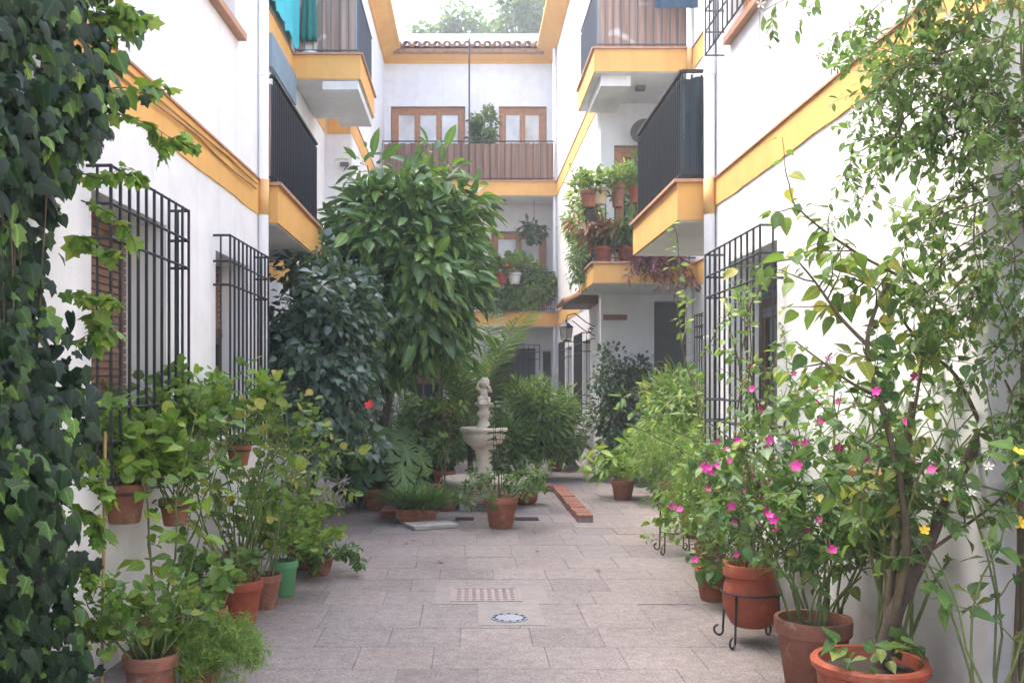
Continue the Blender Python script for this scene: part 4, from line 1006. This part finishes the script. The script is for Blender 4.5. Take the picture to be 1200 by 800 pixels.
PG = dict(seg=8, wob=.16, up=(.05, .02, 0), levels=1, prob=.5, ratio=.55, bare=.3, first=.2)
t = potted('potted_shrub', 'terracotta pot with a low wide spreading shrub standing before the fountain', (.355, 9.95, 0), .18, .33, 'terracotta', 'classic', dict(seg=8, wob=.16, up=(.02, .03, 0), levels=1, prob=.5, ratio=.45, bare=.25), 13, .55, .008, 2.1, T_OVAL, 'leaf_mid', 2.2, .055, 71, 120, kw=dict(g=.0, a=.3), cat='potted plant')
r = rg(72); lines, sites = [], []
for i in range(4): grow(r, np.array([r.normal(0, .03), r.normal(0, .03), .28]), (.06 * r.normal(), .06 * r.normal(), 1), 1.05, .006, dict(seg=16, wob=.05, up=(.1, 0, 0), levels=0, bare=.3), 0, lines, sites)
tubes(t, lines, 'twig', 'upright_stem'); leaves(t, T_SMALL, 'leaf_dark', *site_leaves(r, sites, 6, .065), single=60)
potted('potted_shrub', 'small round terracotta pot with a leafy plant inside the fountain bed', (.74, 11.9, 0), .15, .24, 'terracotta_plastic', 'belly', PG, 8, .28, .006, .9, T_OVAL, 'leaf_fresh', 2.5, .075, 73, 60)
potted('potted_shrub', 'thin standard tree in a clay pot left of the fountain column', (-.25, 11.3, 0), .16, .2, 'terracotta_old', 'bowl', dict(seg=10, wob=.08, up=(.1, .05, 0), levels=1, prob=.9, ratio=.35, first=.6, bare=.65, kids=2), 2, 1.15, .012, .1, T_OVAL, 'leaf_yellowing', 3, .08, 74, 60, 'twig')
potted('potted_shrub', 'orange red plastic pot with a green plant behind the fountain', (-.35, 14.0, 0), .17, .24, 'terracotta_plastic', 'classic', PG, 7, .5, .006, .6, T_OVAL, 'leaf_mid', 2.5, .09, 75, 40)
potted('potted_shrub', 'clay pot with a small bush beside the back wall shrubs', (-.9, 14.6, 0), .18, .26, 'terracotta_old', 'classic', PG, 9, .6, .006, .6, T_OVAL, 'leaf_mid', 2.5, .09, 76, 40)
potted('potted_shrub', 'terracotta pot standing next to the carved stone urn', (1.55, 16.6, 0), .17, .30, 'terracotta', 'classic', PG, 7, .5, .006, .5, T_LANCE, 'leaf_fresh', 2.5, .12, 77, 40)
potted('potted_shrub', 'spiky light green plant in a clay pot at the foot of the bamboo shrub', (2.05, 12.4, 0), .16, .26, 'terracotta', 'classic', dict(PG, levels=0, up=(-.05, 0, 0)), 14, .6, .005, .9, T_LANCE, 'leaf_lime', 2, .22, 78, 60)

# --- left row of pots
GER = dict(seg=8, wob=.17, up=(.04, .03, 0), levels=1, prob=.45, ratio=.5, bare=.35, first=.25)
gk = dict(a=.5, b=.9, g=.0, tilt=.55, stalk=.9)
potted('potted_geranium', 'bushy geranium in a worn clay pot at the foot of the ivy', (-1.45, 4.3, 0), .125, .28, 'terracotta_old', 'classic', GER, 10, .40, .007, .5, T_ROUND, 'leaf_fresh', 2.3, .046, 81, 150, kw=gk)
r = rg(82); af = thing('asparagus_fern', 'fine feathery fern in a clay pot beside the worn clay geranium pot', 'potted plant', (-1.30, 4.55, 0)); pot(af, .11, .18, 'terracotta_old')
lines, sites = [], []
for i in range(60):
    an = 2 * math.pi * r.random(); grow(r, np.array([.05 * math.cos(an), .05 * math.sin(an), .16]), (.7 * math.cos(an), .7 * math.sin(an), .8), .27, .002, dict(seg=9, wob=.12, up=(-.10, -.05, 0), levels=1, prob=.8, ratio=.4, bare=.15), 0, lines, sites)
tubes(af, lines, 'twig_green', n=4); leaves(af, T_FERN, 'leaf_fresh', *site_leaves(r, sites, 6, .036, b=1, g=0), rest='fronds')
potted('potted_geranium', 'leggy geranium in the large red plastic pot below the second barred window', (-1.44, 5.95, 0), .142, .275, 'terracotta_plastic', 'classic', dict(GER, prob=.5), 11, 1.2, .008, .24, T_ROUND, 'leaf_yellowing', 2.1, .052, 83, 220, kw=gk)
potted('potted_geranium', 'low geranium in a small orange clay pot next to the large red plastic pot', (-1.47, 5.35, 0), .10, .24, 'terracotta', 'classic', GER, 7, .34, .006, .4, T_ROUND, 'leaf_mid', 2.2, .044, 84, 100, kw=gk)
potted('potted_geranium', 'geranium in a dull clay pot between the red plastic pot and the green pot', (-1.37, 6.35, 0), .11, .23, 'terracotta_old', 'classic', GER, 8, .58, .006, .38, T_ROUND, 'leaf_fresh', 2.2, .048, 85, 120, kw=gk)
potted('potted_geranium', 'pale leaved geranium in the green plastic pot', (-1.32, 6.75, 0), .10, .25, 'pot_green', 'classic', GER, 8, .42, .006, .38, T_ROUND, 'leaf_lime', 2.2, .052, 86, 100, kw=gk)
potted('potted_shrub', 'sprawling plant with yellow green tops in a hidden pot beside the hibiscus', (-1.36, 7.7, 0), .13, .22, 'terracotta_old', 'classic', dict(GER, up=(-.02, -.03, 0)), 10, .62, .008, .45, T_OVAL, 'leaf_yellowing', 2.3, .055, 87, 150)
potted('potted_shrub', 'trailing green succulent in a clay pot at the edge of the paving before the hibiscus', (-1.18, 7.45, 0), .12, .14, 'terracotta_old', 'bowl', dict(GER, up=(-.12, -.05, 0)), 13, .30, .006, .9, T_OVAL, 'leaf_mid', 2.4, .055, 88, 100)
potted('potted_shrub', 'rambling green plant in a brown pot by the wall under the second barred window', (-1.66, 6.9, 0), .14, .28, 'terracotta_old', 'classic', GER, 11, 1.1, .008, .25, T_OVAL, 'leaf_yellowing', 2.2, .055, 89, 120)
# bright big-leaved mallow and cane
potted('potted_mallow', 'tall mallow with big bright lime green leaves by the first barred window', (-1.62, 4.95, 0), .12, .26, 'terracotta_old', 'classic', dict(seg=9, wob=.12, up=(.06, 0, 0), levels=0, bare=.25), 6, 1.25, .008, .16, T_HEART, 'leaf_lime', 1.5, .095, 90, 80, kw=dict(a=.2, b=1, g=.25, stalk=.8, tilt=.6))
cn = thing('garden_cane', 'thin tan cane leaning upright beside the ivy', 'cane', (-1.62, 4.15, 0)); MB().tube([(0, 0, 0), (.0, .01, 1.3)], .007, 6).build('cane', 'cane', cn, world=False)
cn.rotation_euler = (R(1), R(1), 0)
# pots hung on the first window's bars
def hung(name, label, px, py, Y, r_, h, pmat, T, lmat, size, seed, stems=9, L=.42, P=None, single=90, group=None, flowers=None, kw=None, lean=.6, ring='iron'):
    p = at(px, py, Y); t = potted(name, label, tuple(p), r_, h, pmat, 'classic', P or GER, stems, L, .006, lean, T, lmat, 2.1, size, seed, single, kw=kw if kw is not None else gk, flowers=flowers, group=group)
    m = MB(); m.tube([(r_ * .98 * math.cos(a), r_ * .98 * math.sin(a), h * .74) for a in np.linspace(0, 2 * math.pi, 25)], .004, 5); m.build('hanging_ring', ring, t, world=False)
    return t
hung('hanging_geranium', 'dark clay pot of geraniums hung on the bars of the first window', 146, 612, 5.0, .115, .21, 'terracotta_old', T_ROUND, 'leaf_lime', .058, 91, 12, .38)
hung('hanging_geranium', 'geranium pot hung between the two barred windows', 219, 556, 5.65, .09, .15, 'terracotta', T_ROUND, 'leaf_fresh', .05, 92, 13, .45)
hung('hanging_geranium', 'geranium pot hung on the bars of the second window', 280, 545, 6.5, .085, .14, 'terracotta', T_ROUND, 'leaf_lime', .054, 93, 14, .50)
hung('hanging_geranium', 'reddish clay pot hung low below the first window', 205, 615, 5.35, .09, .15, 'terracotta_old', T_ROUND, 'leaf_fresh', .046, 94, 11, .35)

# --- right row
bw = thing('potted_shrub', 'large open shrub with a thick brown trunk in the wide terracotta bowl', 'potted plant', (1.68, 3.92, 0)); r = rg(101)
pot(bw, .232, .36, 'terracotta_plastic', style='bowl')
lines, sites = [], []
b0 = np.array(bw.location)
def path(pts, r0, r1, P, lateral, seed, leafy=True):
    rr = rg(seed); q = [np.array(at(*p)) - b0 for p in pts]; ts = np.linspace(0, len(q) - 1, 6 * (len(q) - 1) + 1); out = []
    for t in ts:
        i = min(int(t), len(q) - 2); f = t - i; p0 = q[max(i - 1, 0)]; p1 = q[i]; p2 = q[i + 1]; p3 = q[min(i + 2, len(q) - 1)]
        out.append(.5 * ((2 * p1) + (-p0 + p2) * f + (2 * p0 - 5 * p1 + 4 * p2 - p3) * f * f + (-p0 + 3 * p1 - 3 * p2 + p3) * f ** 3))
    lines.append((out, r0, r1))
    for k in range(2, len(out)):
        d = norm(out[k] - out[k - 1])
        if leafy and k > len(out) * .3:
            sites.append((out[k], d, 1))
            if rr.random() < lateral:
                v = rr.normal(0, 1, 3); v = norm(v - (v @ d) * d); grow(rr, out[k], d * .5 + v, .10 + .22 * rr.random(), .004, P, 1, lines, sites)
PB = dict(seg=6, wob=.14, up=(0, .03, 0), levels=1, bare=.2)
path([(1032, 790, 3.92), (1048, 720, 3.92), (1082, 650, 3.92), (1108, 590, 3.95), (1150, 500, 3.98)], .040, .016, PB, 0, 1, False)
path([(1040, 780, 3.95), (1042, 700, 3.96), (1052, 620, 3.97), (1062, 540, 3.98), (1068, 470, 4.0)], .022, .010, PB, .2, 2)
path([(1046, 730, 3.9), (1062, 640, 3.86), (1056, 570, 3.85), (1040, 500, 3.82), (1016, 404, 3.8), (1040, 330, 3.8)], .020, .007, PB, .35, 3)
path([(1016, 404, 3.8), (985, 372, 3.82), (955, 330, 3.85), (930, 300, 3.88)], .009, .003, PB, .7, 4)
path([(1040, 470, 3.83), (1000, 450, 3.85), (965, 425, 3.88), (932, 400, 3.9)], .008, .003, PB, .6, 5)
path([(1108, 590, 3.95), (1170, 480, 4.0), (1190, 385, 4.02), (1130, 372, 3.98), (1075, 335, 3.95), (1010, 300, 3.92), (955, 262, 3.9), (928, 236, 3.88)], .013, .003, PB, .6, 6)
path([(1150, 500, 3.98), (1120, 440, 3.95), (1080, 405, 3.92), (1035, 345, 3.9), (995, 325, 3.9)], .010, .003, PB, .6, 7)
path([(1062, 540, 3.98), (1080, 430, 4.0), (1100, 330, 4.02), (1108, 250, 4.03)], .009, .003, PB, .5, 8)
path([(1082, 650, 3.92), (1125, 620, 3.88), (1165, 590, 3.85), (1195, 560, 3.82)], .009, .004, PB, .6, 9)
path([(1150, 500, 3.98), (1180, 440, 4.0), (1160, 330, 4.02), (1140, 260, 4.02)], .009, .003, PB, .5, 10)
path([(1060, 600, 3.9), (1020, 580, 3.86), (990, 590, 3.84), (965, 560, 3.82)], .008, .003, PB, .6, 11)
tubes(bw, lines[:1], 'bark', 'trunk', 10); tubes(bw, lines[1:], 'twig', 'branches', 7)
a = site_leaves(r, sites, 1.0, .064, a=.4, b=.7, g=.65, tilt=.5, stalk=.6); leaves(bw, T_HEART, 'leaf_yellowing', *a, single=300, seed=9)
r2 = rg(102); nn_ = 60; lo = []
for i in range(5): grow(r2, np.array([.05 * r2.normal(), -.08 + .05 * r2.normal(), .30]), (r2.normal() * .6, -.6, 1), .22, .004, dict(seg=5, levels=0, bare=.2), 0, [], lo)
leaves(bw, T_HEART, 'leaf_mid', *site_leaves(r2, lo, 1.5, .075), single=20)

MIR = dict(seg=8, wob=.18, up=(.06, .03, 0), levels=2, prob=.62, ratio=.55, bare=.25, first=.25)
potted('potted_four_o_clock', 'pink flowered bush spilling over the rough clay pot beside the wide terracotta bowl', (1.70, 4.62, 0), .182, .36, 'terracotta_old', 'classic', dict(MIR, bx=.05), 9, .85, .007, .36, T_HEART, 'leaf_mid', 1.25, .058, 111, 260, flowers=('petal_pink', 42, .021), kw=dict(a=.5, b=.8, g=.25, tilt=.5))
st = potted('potted_four_o_clock', 'pink flowered bush in the round red pot carried by an iron stand', (1.66, 5.5, .10), .16, .36, 'terracotta_plastic', 'belly', dict(MIR, bx=.12), 9, .95, .008, .30, T_HEART, 'leaf_fresh', 1.25, .048, 112, 260, flowers=('petal_pink', 46, .021), kw=dict(a=.5, b=.8, g=.25, tilt=.5))
def iron_stand(parent, R_, h, z0=0.):
    m = MB(); m.tube([(R_ * math.cos(a), R_ * math.sin(a), z0 + h) for a in np.linspace(0, 2 * math.pi, 29)], .006, 6); m.build('stand_ring', 'iron', parent, world=False)
    for k in range(4):
        an = math.pi / 4 + math.pi / 2 * k; c_, s_ = math.cos(an), math.sin(an); sp = [(R_ + .0, z0 + h), (R_ * 1.03, z0 + h * .5), (R_ * 1.06, z0 + .05)] + [(R_ * 1.06 + .03 - .03 * math.cos(q), z0 + .035 - .028 * math.sin(q) + .0) for q in np.linspace(0, 4.6, 9)]
        MB().tube([(a * c_, a * s_, b) for a, b in sp], .007, 6).build('stand_leg', 'iron', parent, world=False)
iron_stand(st, .172, .30, -.10)
potted('potted_shrub', 'fine leaved plant in a small clay pot past the iron stand', (1.72, 6.6, 0), .12, .22, 'terracotta', 'classic', dict(MIR, bx=.15), 8, .62, .006, .28, T_OVAL, 'leaf_fresh', 1.5, .045, 113, 100)
potted('potted_shrub', 'low trailing plant in a clay pot against the wall by the barred window', (1.85, 6.0, 0), .13, .22, 'terracotta', 'classic', dict(MIR, up=(0, 0, 0), bx=.1), 9, .6, .006, .4, T_OVAL, 'leaf_mid', 1.5, .045, 114, 100, flowers=('petal_red', 4, .02))
potted('climbing_shrub', 'tall leggy climber rising in front of the right barred window', (1.90, 6.3, 0), .13, .24, 'terracotta_old', 'classic', dict(seg=12, wob=.12, up=(.10, .02, 0), levels=1, prob=.55, ratio=.32, bare=.2), 7, 2.1, .010, .22, T_OVAL, 'leaf_fresh', 1.6, .06, 115, 160, 'twig', flowers=('petal_pink', 6, .022))
potted('potted_shrub', 'dense leafy plant between the climber and the rough clay pot', (1.92, 5.05, 0), .14, .26, 'terracotta', 'classic', dict(MIR), 9, 1.15, .008, .28, T_HEART, 'leaf_mid', 1.2, .055, 116, 150, flowers=('petal_pink', 14, .023))
potted('potted_four_o_clock', 'dense pink flowered bush behind the thick brown trunk of the bowl shrub', (1.93, 4.25, 0), .14, .28, 'terracotta_old', 'classic', dict(MIR, bare=.3, first=.42), 9, 1.25, .010, .20, T_HEART, 'leaf_mid', 1.5, .055, 122, 250, flowers=('petal_pink', 16, .024), kw=dict(a=.5, b=.8, g=.25, tilt=.5))
# iron plant stand with feathery plant, further along
fs_ = potted('potted_fern', 'feathery fern in a clay pot on the tall scrolled iron plant stand', (1.86, 8.45, .42), .13, .22, 'terracotta_old', 'classic', dict(seg=9, wob=.10, up=(-.02, 0, 0), levels=1, prob=.9, ratio=.35, bare=.2), 16, .62, .004, .55, T_FERN, 'leaf_fresh', 4.5, .06, 117, 60, kw=dict(b=1, g=0))
iron_stand(fs_, .145, .50, -.42)
m = MB(); 
for k in range(2): m.tube([(.14 * math.cos(math.pi / 4 + k * math.pi / 2), .14 * math.sin(math.pi / 4 + k * math.pi / 2), -.25), (-.14 * math.cos(math.pi / 4 + k * math.pi / 2), -.14 * math.sin(math.pi / 4 + k * math.pi / 2), -.25)], .005, 5)
m.build('stand_brace', 'iron', fs_, world=False)
potted('potted_fern', 'feathery light fern in a clay pot at the corner downpipe', (1.92, 7.4, 0), .13, .26, 'terracotta_old', 'classic', dict(seg=9, wob=.12, up=(-.02, 0, 0), levels=1, prob=.9, ratio=.4, bare=.15), 18, .85, .004, .5, T_FERN, 'leaf_fresh', 4.5, .055, 118, 0, kw=dict(b=1, g=0))
potted('potted_shrub', 'leafy shrub in a clay pot just past the corner downpipe', (2.25, 9.3, 0), .17, .3, 'terracotta', 'classic', MIR, 10, 1.1, .008, .35, T_LANCE, 'leaf_fresh', 1.5, .11, 119, 120)
# yellow flowered plant at the right edge
t = potted('potted_four_o_clock', 'yellow flowered plant growing against the house corner by the wide terracotta bowl', (2.02, 3.62, 0), .14, .26, 'terracotta_old', 'classic', dict(MIR, levels=1, prob=.6, ratio=.28, first=.35, bx=.06), 8, 1.15, .006, .16, T_HEART, 'leaf_mid', 1.5, .062, 121, 200, flowers=('petal_yellow', 5, .024), kw=dict(a=.4, b=.8, g=.3))
for (px, py) in ((1185, 540), (1195, 612)): flower(t, 'petal_yellow', at(px, py, 3.45) - t.location, .024, rg(px), 5, (-.2, -1, .2))

# --- jasmine on the right corner
r = rg(131); ja = thing('jasmine', 'jasmine climber with tiny leaves and pale flowers hanging over the house corner', 'climber', (2.3, 3.85, 0))
lines, sites = [], []; b0 = np.array(ja.location)
for i in range(9):
    st_ = np.array([2.12 + .3 * r.random(), 3.72 + .1 * r.random(), 0]); grow(r, st_ - b0, (.0, 0, 1), 3.6, .012, dict(seg=18, wob=.05, up=(.3, 0, 0), levels=0, bare=.55), 0, lines, sites)
for i in range(95):
    py = -40 + 340 * r.random() ** 1.4; px = 1045 + .30 * py + (165 - .2 * py) * r.random(); Y = 3.55 + .32 * r.random(); p = np.array(at(px, py, Y)); p[0] = min(p[0], 2.42)
    an = r.normal(0, 1, 3); grow(r, p - b0, (-.5 + .6 * r.normal(), -.3 + .3 * r.normal(), -.35 + .5 * r.normal()), .30 + .25 * r.random(), .004, dict(seg=9, wob=.16, up=(-.10, -.08, 0), levels=1, prob=.55, ratio=.5, bare=.05), 0, lines, sites)
for i in range(14):
    px, py = 1140 + 65 * r.random(), 260 + 240 * r.random(); p = np.array(at(px, py, 3.6 + .2 * r.random())); grow(r, p - b0, (-.3 + .5 * r.normal(), -.2, -.6 + .3 * r.normal()), .35, .004, dict(seg=9, wob=.14, up=(-.08, -.08, 0), levels=1, prob=.5, ratio=.5, bare=.05), 0, lines, sites)
tubes(ja, lines, 'twig', n=4); leaves(ja, T_SMALL, 'leaf_jasmine', *site_leaves(r, sites, 1.9, .040, a=.5, b=.9, g=.25), single=300, seed=13)
for i in r.choice(len(sites), 150, replace=False): flower(ja, 'petal_white', sites[i][0] + np.array([-.01, -.03, 0]) + r.normal(0, .01, 3), .020, r)

# --- balconies' plants
def mass(name, label, base, c, rad, n, T, lmat, size, seed, cat='climber', K=40, cs=.16, single=80, **kw):
    r = rg(seed); t = thing(name, label, cat, base); b = np.array(base); pos, d, nn, s, cc = clumps(r, n, np.array(c) - b, rad, K, cs, size, **kw)
    leaves(t, T, lmat, pos, d, nn, s, single=single, seed=seed)
    lines = []
    for q in cc[:22]: ts = np.linspace(0, 1, 6)[:, None]; lines.append((ts * q + (1 - ts) * np.array([q[0] * .3, q[1] * .3, 0]) + np.sin(ts * 3.14) * np.array([.03, -.03, .02]), .006, .003))
    tubes(t, lines, 'twig_green'); return t
mass('climbing_ivy', 'pale leafy climber tumbling down the wall from the pot lined balcony', (1.98, 15.4, 3.3), (1.95, 15.6, 4.2), (.24, .75, .62), 2600, T_SMALL, 'leaf_yellowing', .09, 141, single=60, droop=.6)
mass('hanging_vine', 'green vine trailing from the balcony edge over the tiled canopy', (1.84, 14.9, 3.3), (1.82, 14.9, 3.55), (.14, .5, .42), 900, T_SMALL, 'leaf_mid', .08, 142, single=40, droop=.8)
mass('balcony_plants', 'mass of trailing green plants on the lower balcony of the back house', (1.5, 23.1, 3.33), (1.55, 23.05, 3.95), (.62, .25, .52), 2600, T_SMALL, 'leaf_fresh', .13, 143, cat='plant', droop=.6)
mass('balcony_plants', 'darker trailing plant on the lower balcony rail below the wooden window', (.75, 23.1, 3.33), (.75, 23.05, 3.75), (.30, .22, .45), 1200, T_SMALL, 'leaf_mid', .12, 144, cat='plant', droop=.6)
mass('hanging_basket', 'dark leafy hanging basket under the long brown balcony', (1.65, 23.3, 5.5), (1.65, 23.3, 5.35), (.24, .15, .22), 320, T_OVAL, 'leaf_dark', .13, 145, cat='plant', K=16)
MB_ = MB().tube([(1.65, 23.3, 5.55), (1.65, 23.3, 6.15)], .006, 5).build('hanging_wire', 'iron', bpy.data.objects['hanging_basket'])
for i, (px, lab) in enumerate(((588, 'red pot of geraniums hung on the lower back balcony rail'), (603, 'white rimmed red pot hung beside the trailing balcony plants'))):
    hung('hanging_geranium', lab, px, 333, 22.95, .17, .28, 'terracotta_plastic' if i == 0 else 'white_box', T_ROUND, 'leaf_fresh', .11, 150 + i, 7, .4, single=30, flowers=('petal_red', 5, .05))
up_ = thing('potted_tree', 'round clipped green tree in a pot on the long brown balcony', 'potted plant', (.42, 23.5, 6.53)); r = rg(155); pot(up_, .2, .36, 'terracotta')
pos, d, nn, s, cc = clumps(r, 1900, (0, 0, 1.35), (.33, .3, .62), 40, .13, .10, shell=.6, droop=.2)
leaves(up_, T_OVAL, 'leaf_mid', pos, d, nn, s, single=100); tubes(up_, [([np.array([0, 0, .3]), np.array([.02, 0, .8]), np.array([0, 0, 1.6])], .03, .015)], 'bark', 'trunk', 8)
# pots along the right balcony rail
for i, (px, py, pm, lab, T, lm, sz) in enumerate(((690, 243, 'terracotta', 'terracotta pot at the outer corner of the pot lined balcony', T_SMALL, 'leaf_yellowing', .08), (703, 240, 'pot_cream', 'cream pot with white flowers on the balcony rail', T_ROUND, 'leaf_fresh', .07),
        (724, 243, 'terracotta_old', 'slim clay pot between the cream pot and the wooden door on the balcony rail', T_LANCE, 'leaf_yellowing', .12), (746, 238, 'terracotta_plastic', 'red pot at the dark balcony end of the pot lined rail', T_SMALL, 'leaf_mid', .09))):
    hung('hanging_pot', lab, px, py, 13.72, .125 if i != 2 else .11, .24 if i != 2 else .34, pm, T, lm, sz * .75, 160 + i, 11, .33, single=40, lean=1.0, flowers=(('petal_white', 12, .03) if i == 1 else None))
mass('balcony_shrub', 'dark leafy shrub standing in front of the wooden door on the pot lined balcony', (2.78, 14.6, 3.32), (2.75, 14.6, 4.4), (.26, .3, .75), 1500, T_SMALL, 'leaf_mid', .10, 171, cat='shrub')
for i, (X, lab, lm) in enumerate(((2.02, 'red leaved plant in a plastic pot on the floor of the pot lined balcony', 'leaf_red'), (2.38, 'red pot with a striped leafed plant on the balcony floor', 'leaf_mid'), (2.75, 'plastic pot with reddish foliage on the balcony floor near the purple trailing plant', 'leaf_red'))):
    potted('potted_shrub', lab, (X, 14.0, 3.325), .15, .24, 'terracotta_plastic', 'classic', PG, 8, .45, .006, .4, T_LANCE, lm, 2.5, .15, 175 + i, 40)
r = rg(181); pu = thing('trailing_purple_plant', 'purple leaved plant trailing over the ochre balcony edge', 'plant', (2.75, 13.85, 3.33)); lines, sites = [], []; b0 = np.array(pu.location)
pot(pu, .14, .2, 'terracotta_plastic')
for i in range(46):
    p = np.array([2.42 + .75 * r.random(), 13.68, 3.36 + .12 * r.random()]); far = max(0, (p[0] - 2.55)) ; L = .18 + (.85 * r.random() if 2.62 < p[0] < 3.0 else .25 * r.random())
    grow(r, p - b0, (r.normal() * .3, -.45, .1), L, .004, dict(seg=9, wob=.12, up=(-.25, 0, 0), levels=0, bare=.1), 0, lines, sites)
tubes(pu, lines, 'twig_red', n=4); leaves(pu, T_LANCE, 'leaf_purple', *site_leaves(r, sites, 2.4, .10, g=.5), single=120)

# --- trees beyond the roof
for i, (px, Y, top, rad, lab) in enumerate(((615, 42, 19.6, (1.7, 1.5, 2.4), 'tall pale green tree beyond the back roof'), (530, 44, 18.7, (1.7, 1.4, 1.4), 'low wide tree showing just above the back parapet'), (578, 46, 18.6, (1.1, 1.1, 1.3), 'small tree between the two larger trees beyond the roof'))):
    X = (px - VX) / F * Y
    crown_plant('far_tree', lab, 'tree', (X, Y, 0), (X, Y, top - rad[2] * .8), rad, 2600, 60, .5, T_OVAL, 'leaf_far', .30, 190 + i, 0, trunk=(X, Y, top - rad[2] * 1.2), trad=.22, shell=.4, limbs=12)

# --- fallen leaves on the paving
for i, (px, py) in enumerate(((433, 631), (448, 626), (473, 639), (488, 635), (735, 626), (700, 668), (455, 598), (628, 648), (520, 660))):
    Y = 1650 / (py - 452.0); p = at(px, py, Y); V, Fc = T_SMALL; key = 'litter'
    if key not in LEAF_ME: LEAF_ME[key] = mesh_np('fallen_leaf', V * np.array([1.3, 1, 1]), Fc, 'litter', V[:, :2])
    o = link(bpy.data.objects.new('fallen_leaf', LEAF_ME[key])); o.location = (p.x, p.y, .012); o.rotation_euler = (R(180), 0, i * 1.3); o.scale = (.07, .07, .05)
    tag(o, 'dry brown fallen leaf lying on the paving', 'leaf', 'fallen leaves on the paving')

# ------------------------------------------------------------------ air volume added to imitate lens veil and lift the blacks
hz = MB().box(-72, 72, -72, 72, -1, 22).build('veil_haze', 'iron'); hz['kind'] = 'stuff'
hm = bpy.data.materials.new('veil_haze_volume'); hm.use_nodes = True; hm.node_tree.nodes.clear()
ho_ = hm.node_tree.nodes.new('ShaderNodeOutputMaterial'); hv = hm.node_tree.nodes.new('ShaderNodeVolumePrincipled')
hv.inputs['Color'].default_value = (.9, .95, 1, 1); hv.inputs['Density'].default_value = .0045; hv.inputs['Anisotropy'].default_value = .2
hm.node_tree.links.new(hv.outputs[0], ho_.inputs['Volume'])
hz.data.materials.clear(); hz.data.materials.append(hm)
